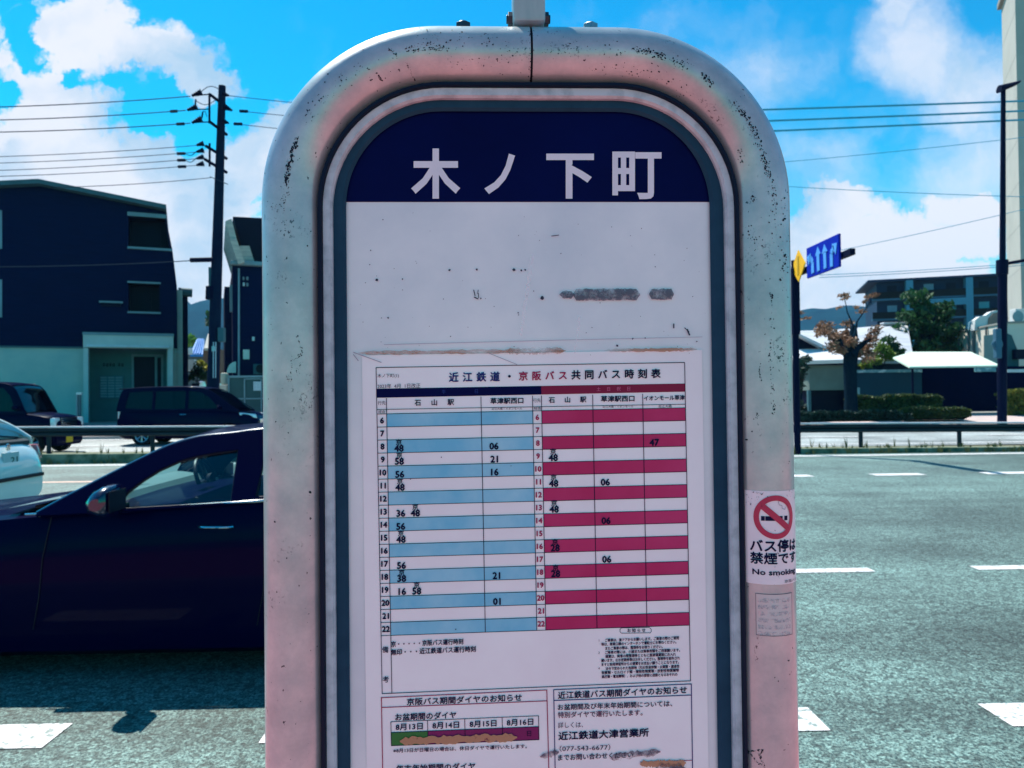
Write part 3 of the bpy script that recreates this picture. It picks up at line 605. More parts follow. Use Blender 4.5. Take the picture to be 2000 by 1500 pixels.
# chips and scrapes knocked into the pipe, laid on its curved surface
path = tp
def TP(px, py, lift=.0003):
    """pixel -> point on the front of the frame pipe"""
    off = RP*.8
    for _ in range(3):
        q = S(px, py, off); best = None
        for (x0, z0), (x1, z1) in zip(path, path[1:]):
            dx, dz = x1-x0, z1-z0; t = max(0, min(1, ((q.x-x0)*dx+(q.z-z0)*dz)/(dx*dx+dz*dz))); cx, cz = x0+dx*t, z0+dz*t; d = sqrt((q.x-cx)**2+(q.z-cz)**2)
            if best is None or d < best[0]: best = (d, cx, cz)
        d = best[0]
        if d > RP*.97: return None
        off = sqrt(RP*RP-d*d)
    k_ = (RP+lift)/RP; return Vector((best[1]+(q.x-best[1])*k_, -off*k_, best[2]+(q.z-best[2])*k_))
chips = MB(); rc = random.Random(77)
def chip(cx, cy, r, ex=1, ang=0):
    n = 7; pts = []
    for i_ in range(n):
        a = 2*pi*i_/n; rr = r*rc.uniform(.45,1.25); ux, uy = rr*ex*cos(a), rr*sin(a); p_ = TP(cx+ux*cos(ang)-uy*sin(ang), cy+ux*sin(ang)+uy*cos(ang))
        if p_ is None: return
        pts.append(p_)
    chips.poly(pts)
def scrape(pts, n, spread, r0, r1, ex=1.6):
    for _ in range(n):
        t = rc.random()*(len(pts)-1); i_ = min(int(t), len(pts)-2); t -= i_; (x0,y0),(x1,y1) = pts[i_], pts[i_+1]; ang = math.atan2(y1-y0, x1-x0)
        chip(x0+(x1-x0)*t+rc.gauss(0,spread), y0+(y1-y0)*t+rc.gauss(0,spread), r0+(r1-r0)*rc.random()**2.5, rc.uniform(1,ex), ang+rc.gauss(0,.3))
scrape([(581,268),(570,300),(562,335),(558,365)], 150, 2.6, .5, 2.4, 2.4); scrape([(560,360),(552,400),(536,412)], 40, 6, .5, 1.6); scrape([(600,240),(625,205),(650,180)], 30, 7, .5, 1.7)
scrape([(640,170),(690,150),(735,140)], 34, 12, .5, 2.0); scrape([(758,95),(770,103),(776,112)], 26, 1.2, .6, 1.6); scrape([(735,145),(745,158)], 12, 1.5, .8, 2.4); scrape([(792,120),(810,155)], 16, 1.5, .5, 1.5)
scrape([(795,96),(840,93),(870,95)], 110, 4, .5, 1.8); scrape([(820,75),(880,72),(990,86)], 60, 9, .5, 1.7); scrape([(880,115),(960,118),(1010,100)], 40, 8, .5, 1.5); scrape([(1035,60),(1036,110),(1034,165)], 50, 3, .4, 1.5)
scrape([(1060,100),(1130,95),(1230,100)], 60, 9, .5, 1.4); scrape([(1238,97),(1270,102),(1300,112)], 120, 3.5, .5, 2.0); scrape([(1310,115),(1345,132)], 40, 6, .5, 1.8); scrape([(1372,148),(1392,164)], 44, 3, .6, 2.4); scrape([(1150,130),(1290,145),(1350,190)], 50, 8, .5, 1.8)
scrape([(1434,200),(1458,232),(1478,270),(1492,310),(1502,345)], 200, 3.6, .4, 2.0, 2.2); scrape([(1506,350),(1512,400),(1510,470)], 46, 4, .5, 1.9); scrape([(1445,290),(1450,320)], 22, 3, .5, 1.9); scrape([(1530,380),(1534,480),(1530,560)], 50, 4, .5, 2.2); scrape([(1465,440),(1480,480)], 40, 8, .4, 1.7); scrape([(1470,385),(1474,392)], 14, 3, .6, 2)
scrape([(1505,570),(1508,640),(1505,720),(1510,790),(1508,812)], 70, 2.6, .6, 2.2); scrape([(1485,710),(1483,728),(1487,745)], 26, .8, .7, 1.5); scrape([(580,655),(592,690),(570,705),(567,745),(560,735)], 60, 1.6, .4, 1.3, 2.5); scrape([(588,705),(580,730)], 12, 4, .4, 1.2); scrape([(1462,1468),(1490,1464),(1484,1475),(1493,1498)], 60, 1.3, .4, 1.4, 2.4); scrape([(1462,1468),(1475,1485),(1493,1499)], 34, 1.0, .4, 1.3, 2.4)
scrape([(1535,530),(1538,900)], 36, 6, .35, 1.1); scrape([(530,300),(522,700)], 24, 7, .35, 1.0)
for cx, cy, r in ((606,962,3),(537,1019,2.2),(560,1090,1.5),(1459,859,2.4),(1540,1290,2),(1520,1330,1.4),(620,560,2),(600,480,1.6),(640,900,1.2)): chip(cx, cy, r)
ch_ = chips.build('paint_chips', mat('bare_dark_metal', (.008,.018,.032), .6), sign, False, True, recalc=False); ch_['kind'] = 'stuff'

# stickers wrapped round the right pipe
def tubemap(axis_px=1492.0):
    zc = {}
    def f(u, y, lift):
        a = u/62-.38; zz = S(axis_px, y, RP*.9).z
        return Vector((TR_+(RP+lift)*sin(a), -(RP+lift)*cos(a), zz))
    return f
TM = tubemap()
def wrap(name, m, parent, shapes, lift):
    """shapes: list of (verts in (u,y), faces); sliced every 3 px so they bend with the pipe"""
    bm = bmesh.new()
    for v, f, *dl in shapes:
        vs = [bm.verts.new((p[0], p[1], dl[0] if dl else 0)) for p in v]
        for fc in f:
            try: bm.faces.new([vs[i_] for i_ in fc])
            except ValueError: pass
    for c in range(-45, 100, 4):
        bmesh.ops.bisect_plane(bm, geom=bm.verts[:]+bm.edges[:]+bm.faces[:], plane_co=(c+.37, 0, 0), plane_no=(1, 0, 0))
    for v in bm.verts: v.co = TM(v.co.x, v.co.y, lift+v.co.z)
    me = bpy.data.meshes.new(name); bm.to_mesh(me); bm.free(); me.materials.append(m)
    for p in me.polygons: p.use_smooth = True
    o = bpy.data.objects.new(name, me); COL.objects.link(o); o.parent = parent; return o
def rect(u0, y0, u1, y1): return ([(u0,y0),(u1,y0),(u1,y1),(u0,y1)], [(0,1,2,3)])
def tfit(t, x0, y0, x1, y1, bold=0):
    v, f = text_mesh(t); ax, bx = min(p[0] for p in v), max(p[0] for p in v); ay, by = min(p[1] for p in v), max(p[1] for p in v); e = (y1-y0)*bold
    return [([(x0+dx*e+(p[0]-ax)/(bx-ax)*(x1-x0), y1+dy*e-(p[1]-ay)/(by-ay)*(y1-y0)) for p in v], f, k_*2e-5) for k_, (dx, dy) in enumerate(((-1,0),(1,0),(0,1),(0,-1)) if bold else ((0,0),))]
stk = wrap('no_smoking_sticker', mat('sticker_vinyl', (.78,.77,.79), .35, noise=60, col2=(.70,.70,.73), coat=.3), sign, [rect(-36,958.5,90,1141)], .0004)
cu, cv_, ro_, ri_ = 25.5, 1009.5, 43, 32.5
ringv = [(cu+r_*cos(2*pi*i_/48), cv_+r_*.99*sin(2*pi*i_/48)) for r_ in (ro_, ri_) for i_ in range(48)]
ringf = [(i_, (i_+1) % 48, 48+(i_+1) % 48, 48+i_) for i_ in range(48)]
ca, sa = cos(radians(40)), sin(radians(40))
bar = ([(cu+(a*ca-b_*sa), cv_+(a*sa+b_*ca)) for a, b_ in ((-36,-6),(36,-6),(36,6),(-36,6))], [(0,1,2,3)])
M_STRED = mat('sticker_red', (.46,.035,.085), .4, noise=120, col2=(.38,.03,.08), coat=.3)
wrap('prohibition_ring', M_STRED, stk, [(ringv, ringf), bar], .0010)
cig = [rect(-3,1007.5,4,1016.5), rect(5,1007.5,40,1016.5), rect(44,1007.5,52,1016.5)]
wrap('cigarette_symbol', M_INK, stk, cig, .0007)
smk = []
pts = [(36,975),(31,980),(33,986),(39,987),(39,993),(46,995),(47,990)]
for (a, b_), (c, d) in zip(pts, pts[1:]): 
    l = sqrt((c-a)**2+(d-b_)**2); nx, ny = -(d-b_)/l*.5, (c-a)/l*.5; smk.append(([(a+nx,b_+ny),(a-nx,b_-ny),(c-nx,d-ny),(c+nx,d+ny)], [(0,1,2,3)]))
wrap('smoke_symbol', mat('grey_ink', (.30,.32,.38), .5), stk, smk, .0007)
wrap('sticker_lettering', M_INK, stk, tfit('バス停は', -25, 1054, 80, 1077, .035)+tfit('禁煙です', -25, 1079, 79, 1101, .03)+tfit('No smoking', -21, 1112, 76, 1125.5, .035)+tfit('京阪バス', 42, 1132.5, 82, 1138.5), .0008)
wrap('sticker_scuffs', decal('scuff_dark', (.03,.04,.07), 300, .60, .64), stk, [rect(-36,959,14,990), rect(50,959,88,986), rect(20,1030,30,1141)], .0012)
wrap('faded_sticker', mat('faded_sticker_film', (.52,.56,.54), .4, noise=40, col2=(.60,.50,.48), coat=.2), sign, [rect(-15.5,1160,62,1240)], .0003)
wrap('sticker_edge', mat('edge_grime', (.10,.10,.14), .7), sign, [rect(-16,1159.3,62,1160.3), rect(-16.2,1160,-15.3,1241), rect(-16,1240.2,62,1241.4), rect(61.5,1160,62.3,1241)], .0005)
wrap('faded_print', decal('faded_print_ink', (.36,.42,.46), 220, .45, .6, alpha=.5), sign, [rect(-12,1168+i_*13,56,1176+i_*13) for i_ in range(6)], .0006)

# ------------------------------------------------------------ vehicles
M_TYRE = mat('tyre_rubber', (.012,.013,.018), .85)
M_ALLOY = mat('alloy_wheel', (.62,.66,.70), .3, .9, noise=20)
M_BLACKT = mat('black_trim', (.006,.008,.018), .45)
M_CHROME = mat('chrome_trim', (.75,.78,.80), .12, 1)
M_LAMP = mat('lamp_glass', (.85,.90,.94), .2, .1, noise=30, col2=(.45,.55,.62), coat=1)
M_REDL = mat('tail_lamp_glass', (.35,.01,.015), .15, coat=1)
M_INT = mat('car_interior', (.02,.028,.04), .7)
M_INT2 = mat('car_seat', (.035,.05,.06), .8)
M_DASH = mat('dashboard_plastic', (.11,.19,.20), .55)
M_GLASS = glass('car_glass', (.78,.96,.97)); M_GLASSD = glass('dark_car_glass', (.02,.04,.08), .6); M_GLASSM = glass('tinted_car_glass', (.25,.4,.5))
M_PLATEY = mat('yellow_plate', (.75,.45,.03), .5); M_PLATEW = mat('white_plate', (.50,.60,.62), .5)
def carpaint(name, c, rough=.25, coat=1, spec=.5, cior=1.5):
    return mat(name, c, rough, 0, noise=2, col2=tuple(x*.9 for x in c), coat=coat, spec=spec, coat_ior=cior)

def lerp_tab(tab, x):
    if x <= tab[0][0]: return tab[0][1]
    for (a, va), (b, vb) in zip(tab, tab[1:]):
        if x <= b:
            t = (x-a)/(b-a); return va+(vb-va)*t
    return tab[-1][1]
def fill2d(outer, holes):
    """filled polygon with holes -> verts2d, faces"""
    c = bpy.data.curves.new('f', 'CURVE'); c.dimensions = '2D'; c.fill_mode = 'BOTH'
    for loop in [outer]+holes:
        sp = c.splines.new('POLY'); sp.points.add(len(loop)-1); sp.use_cyclic_u = True
        for p, q in zip(sp.points, loop): p.co = (q[0], q[1], 0, 1)
    o = bpy.data.objects.new('f', c); COL.objects.link(o); dg = bpy.context.evaluated_depsgraph_get()
    me = bpy.data.meshes.new_from_object(o.evaluated_get(dg)); v = [(p.co.x, p.co.y) for p in me.vertices]; f = [tuple(p.vertices) for p in me.polygons]
    bpy.data.objects.remove(o); bpy.data.curves.remove(c); bpy.data.meshes.remove(me); return v, f
def boolean_cut(mb, cutters):
    def tmp(b):
        me = bpy.data.meshes.new('b'); me.from_pydata([tuple(p) for p in b.v], [], b.f); bm = bmesh.new(); bm.from_mesh(me)
        bmesh.ops.remove_doubles(bm, verts=bm.verts, dist=1e-5); bmesh.ops.recalc_face_normals(bm, faces=bm.faces); bm.to_mesh(me); bm.free()
        o = bpy.data.objects.new('b', me); COL.objects.link(o); return o
    a = tmp(mb); cs = [tmp(c) for c in cutters]
    for c in cs:
        md_ = a.modifiers.new('m', 'BOOLEAN'); md_.operation = 'DIFFERENCE'; md_.object = c; md_.solver = 'EXACT'
    dg = bpy.context.evaluated_depsgraph_get(); me = bpy.data.meshes.new_from_object(a.evaluated_get(dg))
    r = MB(); r.v = [p.co.copy() for p in me.vertices]; r.f = [tuple(p.vertices) for p in me.polygons]
    for o in [a]+cs: bpy.data.objects.remove(o)
    return r

def build_car(root, p):
    """p: profile in side view; x=0 front, -L rear; y left; all in metres"""
    L, Wd = p['L'], p['W']; hw = Wd/2; paint = p['paint']; zb = p.get('zb', .2)
    N = 56; rings = []
    for i in range(N+1):
        t = i/N; s = L*(.5-.5*cos(pi*t)) if 0 else L*t
        top = lerp_tab(p['top'], s); sh = min(lerp_tab(p['shoulder'], s), top-.005); w = hw*lerp_tab(p['plan'], s)
        b0 = lerp_tab(p.get('bottom', [(0, zb), (L, zb)]), s); hgt = sh-b0
        half = [(0,b0),(w*.86,b0),(w*.955,b0+.05),(w*.985,b0+hgt*.25),(w*1.0,b0+hgt*.48),(w*.998,b0+hgt*.70),(w*.985,b0+hgt*.80),(w*.975,b0+hgt*.92),(w*.94,sh),(w*.84,sh+(top-sh)*.55),(w*.55,top-.006),(0,top)]
        ring_ = [Vector((-s,y,z)) for y, z in half]+[Vector((-s,-y,z)) for y, z in half[-2:0:-1]]
        rings.append(ring_)
    body = MB(); body.grid(rings, True); n = len(rings[0])
    body.f.append(tuple(range(n))); body.f.append(tuple(range(N*n, N*n+n)))
    R = p['R']; cut_ = []
    for xs in p['wheels']:
        for sg in (1, -1):
            c = MB(); c.cyl((-xs, sg*(hw-.24), R+.01), (-xs, sg*(hw+.1), R+.01), R+.055, 28); cut_.append(c)
    boolean_cut(body, cut_).build('body', paint, root, True, True, sharp=32)
    if p.get('liner', 1):
        for xs in p['wheels']:
            for sg in (1, -1):
                w_ = MB(); w_.lathe([(R+.052,0),(R+.052,.2)], (-xs, sg*(hw-.235)-(.2 if sg < 0 else 0)+ (0 if sg > 0 else 0), R+.01), 'y', 28); 
    # wheels
    for xs in p['wheels']:
        for sg in (1, -1):
            y0 = sg*(hw-.215); y1 = sg*(hw-.012)
            wr = MB().lathe([(R*.66,y0),(R*.93,y0),(R,y0+sg*.02),(R,y1-sg*.025),(R*.95,y1-sg*.005),(R*.70,y1),(R*.66,y1-sg*.012)], (-xs,0,R), 'y', 32).build('wheel', M_TYRE, root, True, True)
            rm = MB(); rm.lathe([(R*.67,y1-sg*.015),(R*.65,y1-sg*.002),(R*.60,y1-sg*.010),(R*.60,y1-sg*.07)], (-xs,0,R), 'y', 32)
            k = p.get('spokes', 7)
            for j in range(k):
                a = 2*pi*j/k+.2
                for da in ((-.10, .10) if p.get('twin', 1) else (0,)):
                    e = Vector((cos(a+da), 0, sin(a+da))); q = Vector((cos(a), 0, sin(a))); 
                    c0 = Vector((-xs, y1-sg*.022, R))
                    rm.tube([c0+q*.05, c0+e*R*.62], R*.045, 6)
            rm.lathe([(0,y1-sg*.008),(R*.13,y1-sg*.010),(R*.16,y1-sg*.035)], (-xs,0,R), 'y', 16)
            rm.build('rim', M_ALLOY, wr, True, True)
            MB().cyl((-xs, y0, R), (-xs, y1-sg*.075, R), R*.6, 24).build('brake_disc', M_BLACKT, wr, True, True)
    # greenhouse
    A = p['arch']; zbelt = A[0][1]; zroof = max(z for _, z in A); wb = hw*p.get('wb', .93); wr_ = hw*p.get('wr', .72)
    def yy(z): return wb+(wr_-wb)*max(-.2, min(1, (z-p['belt'])/(zroof-p['belt'])))
    belt_line = p['beltline']
    for sg in (1, -1):
        outline = [(-s, z) for s, z in A]+[(-s, z) for s, z in belt_line[::-1]]
        holes = [[(-s, z) for s, z in w_] for w_ in p['side_windows']]
        v, f = fill2d(outline, holes)
        mb = MB(); mb.add([(x, sg*yy(z), z) for x, z in v], f); b_ = MB(); 
        fr = mb.build('window_frame', p.get('pillar', paint), root, False, True)
        so_ = fr.modifiers.new('thick', 'SOLIDIFY'); so_.thickness = .03; so_.offset = 0
        for w_ in p['side_windows']:
            if p.get('seals'): MB().tube([(-s, sg*(yy(z)+.004), z) for s, z in w_+w_[:1]], .008, 6).build('window_seal', M_BLACKT, root, True, True)
            g = MB().poly([(-s, sg*(yy(z)-.006), z) for s, z in w_]).build('side_window', p.get('sideglass', M_GLASS), root, False, True, recalc=False)
        rt = MB().tube([(-s, sg*(yy(z)-.012), z-.006) for s, z in dens(A)], .026, 10).build('roof_rail', p.get('rail', paint), root, True, True)
    nA = dens(A, 5); i0 = p['hdr'][0]; i1 = p['hdr'][1]
    def strip(s0, s1, inset=0, lift=.0):
        rows = []
        for s, z in nA:
            if s < s0-1e-6 or s > s1+1e-6: continue
            ye = yy(z)-.008; row = []
            for j in range(13):
                t = -1+2*j/12; cr_ = .045*(1-abs(t)**2.2)*p.get('crown', 1); row.append(Vector((-s, t*ye, z+cr_+lift+.008)))
            rows.append(row)
        return rows
    MB().grid(strip(i0, i1)).build('roof', paint, root, True, True)
    MB().grid(strip(A[0][0], i0)).build('windscreen', p.get('screen', M_GLASS), root, True, True)
    if p.get('backlight', True): MB().grid(strip(i1, A[-1][0])).build('rear_window', p.get('sideglass', M_GLASS), root, True, True)
    return yy
def dens(A, k=4):
    """smooth a side-view polyline (Catmull-Rom)"""
    out = []; n = len(A)
    for i in range(n-1):
        p0, p1, p2, p3 = A[max(0,i-1)], A[i], A[i+1], A[min(n-1,i+2)]
        for j in range(k):
            t = j/k; out.append(tuple(.5*((2*p1[d])+(-p0[d]+p2[d])*t+(2*p0[d]-5*p1[d]+4*p2[d]-p3[d])*t*t+(-p0[d]+3*p1[d]-3*p2[d]+p3[d])*t**3) for d in (0, 1)))
    return out+[A[-1]]
def interior(root, p, rhd_sign=-1):
    """floor, dashboard, seats, steering wheel, inner mirror"""
    hw = p['W']/2; b = p['belt']; s0 = p['cockpit']
    MB().box((-(s0+2.3),-hw*.85,.3),(-s0+.25,hw*.85,.36)).build('cabin_floor', M_INT, root, False, True)
    d = MB(); d.grid([[Vector((-s0+.35,y,b-.02)),Vector((-s0-.02,y,b+.045)),Vector((-s0-.22,y,b+.03)),Vector((-s0-.30,y,b-.06)),Vector((-s0-.20,y,b-.30)),Vector((-s0+.2,y,b-.5))] for y in [hw*.86*k/6 for k in range(-6, 7)]])
    d.build('dashboard', M_DASH, root, True, True)
    y = rhd_sign*hw*.42
    for yy_ in (-hw*.42, hw*.42):
        c = MB(); x = -s0-1.0
        c.box((x-.25,yy_-.25,.36),(x+.28,yy_+.25,.56)); c.obox((x-.30,yy_,.85),(.09,0,.02),(0,.24,0),(-.11,0,.32)); c.obox((x-.44,yy_,b+.26),(.05,0,.01),(0,.13,0),(-.02,0,.10)); c.cyl((x-.42,yy_-.06,b+.1),(x-.43,yy_-.06,b+.2),.008,6); c.cyl((x-.42,yy_+.06,b+.1),(x-.43,yy_+.06,b+.2),.008,6)
        c.build('front_seat', M_INT2, root, True, True, bevel=.035)
    c = MB(); x = -s0-1.95; c.box((x-.3,-hw*.75,.36),(x+.25,hw*.75,.55)); c.obox((x-.34,0,.82),(.09,0,.02),(0,hw*.75,0),(-.09,0,.30)); c.build('rear_seat', M_INT2, root, True, True, bevel=.05)
    cen = Vector((-s0-.42, y, b+.0)); ax = Vector((-.92,0,.38)).normalized(); u_ = Vector((0,1,0)); w_ = ax.cross(u_)
    t = MB(); t.tube([cen+(u_*cos(2*pi*k/28)+w_*sin(2*pi*k/28))*.185 for k in range(29)], .016, 8, False)
    for a in (0, pi, pi*1.5): t.tube([cen, cen+(u_*cos(a)+w_*sin(a))*.18], .016, 6)
    t.lathe([(0,0),(.06,0),(.07,-.03)], cen, 'x', 14); t.tube([cen, cen-ax*-.0+Vector((.25,0,-.12))], .03, 8)
    t.build('steering_wheel', M_BLACKT, root, True, True)
    MB().obox((-s0-.50,0,p['mirror_z']),(.02,0,.004),(0,.12,0),(-.004,0,.035)).build('inner_mirror', M_BLACKT, root, True, True, bevel=.012)
def wing_mirror(root, x, y, z, sg, paint, sc_=1):
    """shell tapering to its outer end, flat glass facing back, on a short foot"""
    rows = []
    for t, hh, dd, sh in ((0,.035,.05,.02),(.08,.062,.085,.01),(.35,.078,.105,.0),(.7,.074,.10,-.004),(.92,.058,.075,-.008),(1,.03,.04,-.01)):
        yy_ = y+sg*(.015+.215*t)*sc_; ring_ = []
        for a_, b_ in ((-1,-.75),(-1,.8),(-.82,1),(-.2,1),(.5,.72),(.95,.15),(1,-.25),(.75,-.75),(.1,-1),(-.82,-1)): ring_.append(Vector((x+a_*dd*.62*sc_, yy_, z+sh*sc_+b_*hh*sc_)))
        rows.append(ring_)
    m_ = MB(); m_.grid(rows, True); m_.poly(rows[0]); m_.poly(rows[-1]); mo_ = m_.build('wing_mirror', paint, root, True, True, sharp=50)
    MB().obox((x-.066*sc_, y+sg*.125*sc_, z),(.002,0,0),(0,.085*sc_,0),(0,0,.052*sc_)).build('mirror_glass', M_BLACKT, mo_, False, True)
    s_ = MB(); s_.obox((x+.01, y+sg*.0, z-.055*sc_),(.05*sc_,0,0),(0,.06*sc_,0),(0,0,.02*sc_)); s_.build('mirror_foot', M_BLACKT, root, True, True, bevel=.01)

# near dark saloon, facing left
M_NAVYP = carpaint('navy_car_paint', (.0003,.0014,.022), .4, .18, .01, 1.25)
Xf = -4.42
def side(px, py, yc=5.46, hw_=.91, wb=.955, wr=.66, belt=1.02, zr_=1.445):
    """pixel on the near side of the greenhouse -> (distance from the nose, height)"""
    z = 1.2
    for _ in range(12):
        y = hw_*(wb+(wr-wb)*max(-.2, min(1, (z-belt)/(zr_-belt)))); p_ = W(px, py, yc-y); z = p_.z
    return (p_.x-Xf, z)
def low(pts, d): return [(s_, z_-d) for s_, z_ in pts]
p = dict(seals=1, rail=carpaint('highlight_car_paint', (.0005,.003,.03), .25, 1, .3, 1.5), L=4.78, W=1.82, zb=.11, R=.325, wheels=(.93,3.72), paint=M_NAVYP, pillar=M_NAVYP, belt=1.02, wb=.955, wr=.66, cockpit=1.82, mirror_z=1.30,  # rail finish is the body paint, made glossier to bring out highlights
    top=[(0,.60),(.05,.70),(.2,.80),(.6,.895),(1.2,.955),(1.75,1.0),(2.1,1.02),(4.0,1.06),(4.45,1.06),(4.7,1.0),(4.78,.85)],
    shoulder=[(0,.56),(.1,.66),(.4,.78),(1.0,.90),(1.8,.965),(2.2,.99),(3.0,1.03),(3.9,1.055),(4.4,1.0),(4.78,.80)],
    plan=[(0,.72),(.08,.80),(.25,.90),(.55,.965),(1.0,.99),(2,1),(3.6,1),(4.3,.95),(4.65,.88),(4.78,.78)],
    bottom=[(0,.22),(.3,.11),(4.4,.11),(4.78,.28)],
    arch=low([side(75,1000),side(130,970),side(182,943),side(235,916),side(285,891),side(335,868),side(390,852),side(455,845)], .012)+[(3.0,1.445),(3.5,1.44),(3.95,1.36),(4.25,1.22),(4.48,1.07)],
    beltline=[(side(75,1000)[0],.965),(2.2,.98),(3.0,1.02),(3.9,1.045),(4.48,1.0)], hdr=(side(335,868)[0]-.03, 4.0),
    side_windows=[[side(222,996),side(250,962),side(280,939),side(312,919),side(350,902),side(385,892),side(425,885),side(467,880),side(452,983),side(340,989)], [(2.98,1.05),(3.0,1.366),(3.45,1.38),(3.75,1.355),(3.9,1.18),(3.88,1.085)]], spokes=9)
near = empty('parked_car', (Xf, 5.46, 0), 'dark navy saloon nearest the bus stop sign, side on with its bonnet to the left', 'car', pi)
build_car(near, p); interior(near, p, -1)
hw = p['W']/2
# left side of the car (y>0 local) faces the camera after the half turn
tr = MB(); tr.tube([(-2.05,hw*.965,.985),(-2.6,hw*.962,1.012),(-3.05,hw*.962,1.036)], .009, 8); tr.build('belt_trim', M_CHROME, near, True, True)
tr = MB(); tr.tube([(-3.09,hw*.962,1.038),(-3.5,hw*.962,1.058),(-3.92,hw*.96,1.07)], .009, 8); tr.build('belt_trim', M_CHROME, near, True, True)
for x0, x1 in ((-1.62,-2.0),): MB().tube([(x0,hw*.945,.972),(x1,hw*.96,.985)], .006, 8).build('belt_trim', M_CHROME, near, True, True)
wing_mirror(near, -2.16, hw*.95, 1.068, 1, p['rail'], 1.15); wing_mirror(near, -2.13, -hw*.93, 1.055, -1, M_NAVYP, 1.0)
for x, z in ((-2.86,.885),(-3.85,.905)):
    hd = MB(); hd.tube([(x,hw*.985,z),(x+.03,hw*1.012,z+.002),(x+.16,hw*1.012,z+.004),(x+.20,hw*.988,z+.004)], .008, 8); hd.build('door_handle', M_CHROME, near, True, True)
for x in (-1.75,-3.06,-4.02):
    MB().tube([(x-.04,hw*.965,.98),(x,hw*1.0,.72),(x+.02,hw*1.0,.5),(x+.06,hw*.99,.3)], .003, 6).build('door_seam', M_BLACKT, near, True, True)
c = MB(); c.tube([(-1.66,.55,1.028),(-1.70,-.1,1.06),(-1.72,-.62,1.03)], .010, 6); c.tube([(-1.63,.62,1.01),(-1.86,.30,1.10),(-1.95,.0,1.15)], .007, 6); c.build('wiper', M_BLACKT, near, True, True)
MB().box((-1.83,-hw*.8,.99),(-1.60,hw*.8,1.006)).build('cowl_panel', M_BLACKT, near, False, True)
for sg in (1, -1):
    h = MB(); h.obox((-.13,sg*.68,.70),(.10,-sg*.04,0),(.02,sg*.13,0),(-.02,0,.06)); h.build('headlight', M_LAMP, near, True, True, bevel=.02)
    h = MB(); h.obox((-4.68,sg*.66,.86),(.05,sg*.03,0),(.03,sg*-.15,0),(0,0,.07)); h.build('tail_light', M_REDL, near, True, True, bevel=.02)
g = MB(); g.box((-.02,-.42,.42),(.02,.42,.62)); g.build('grille', M_BLACKT, near, False, True, bevel=.015)
MB().box((.005,-.165,.40),(.03,.165,.55)).build('number_plate', M_PLATEW, near, False, True)

# white car ahead, seen from behind
M_WHITEP = carpaint('white_car_paint', (.62,.72,.70), .3, 1)
p2 = dict(L=4.35, W=1.72, zb=.22, R=.31, wheels=(.85,3.4), paint=M_WHITEP, belt=1.02, wb=.95, wr=.74, cockpit=1.75, mirror_z=1.32, pillar=M_WHITEP,
    top=[(0,.62),(.1,.75),(.5,.90),(1.3,1.0),(1.7,1.03),(3.4,1.08),(3.95,1.10),(4.18,1.08),(4.27,.98),(4.35,.80)],
    shoulder=[(0,.58),(.3,.78),(1.2,.93),(2,.98),(3.5,1.03),(4.1,1.02),(4.27,.92),(4.35,.72)],
    plan=[(0,.74),(.2,.88),(.6,.97),(1.2,1),(3.6,1),(3.95,.97),(4.15,.91),(4.28,.84),(4.35,.78)], bottom=[(0,.28),(.3,.2),(4.0,.22),(4.35,.32)],
    arch=[(1.2,1.0),(1.55,1.22),(1.95,1.42),(2.4,1.49),(3.0,1.50),(3.5,1.46),(3.85,1.32),(4.12,1.12)],
    beltline=[(1.2,.96),(2,.99),(3,1.02),(4.12,1.05)], hdr=(1.85, 3.45),
    side_windows=[[(1.6,1.05),(1.95,1.32),(2.25,1.40),(2.6,1.42),(2.6,1.06)],[(2.7,1.07),(2.7,1.42),(3.3,1.40),(3.6,1.28),(3.6,1.1)]])
wx = W(8, 885, 10.2).x
wc = empty('parked_car', (wx-4.30, 10.3, 0), 'white car beyond the dark saloon, only its rear corner with the plate in view', 'car', pi)
build_car(wc, p2); interior(wc, p2, -1)
MB().box((-4.375,-.84*.8,.585),(-4.30,.84*.8,.635)).build('bumper_strip', M_BLACKT, wc, False, True, bevel=.01)
pl = MB(); pl.box((-4.335,-.165,.80),(-4.30,.165,.965)); pl = pl.build('number_plate', M_PLATEW, wc, False, True, bevel=.006)
def plate_text(s, parent, x, y0, y1, z0, z1, m, flip):
    v, f = text_mesh(s, .03); ax, bx = min(q[0] for q in v), max(q[0] for q in v); ay, by = min(q[1] for q in v), max(q[1] for q in v)
    MB().add([(x, y0+(q[0]-ax)/(bx-ax)*(y1-y0), z0+(q[1]-ay)/(by-ay)*(z1-z0)) for q in v], f).build('plate_number', m, parent, False, True, recalc=False)
plate_text('21', pl, -4.3365, .02, -.13, .815, .90, mat('green_plate_ink', (.03,.14,.13), .5), 0)
for sg in (1, -1):
    h = MB(); h.obox((-4.16,sg*.70,.93),(.10,-sg*.05,0),(.02,sg*.07,0),(.03,0,.10)); h.build('tail_light', mat('pale_tail_lamp', (.45,.12,.12), .2, coat=1), wc, True, True, bevel=.02)
MB().tube([(-4.02,.05,1.20),(-4.12,-.28,1.155),(-4.14,-.45,1.14)], .012, 6).build('rear_wiper', M_BLACKT, wc, True, True)
e = MB(); e.lathe([(0,-.012),(.045,-.010),(.05,0)], (-4.285,-.0,1.03), 'x', 18); e.build('round_emblem', M_CHROME, wc, True, True)

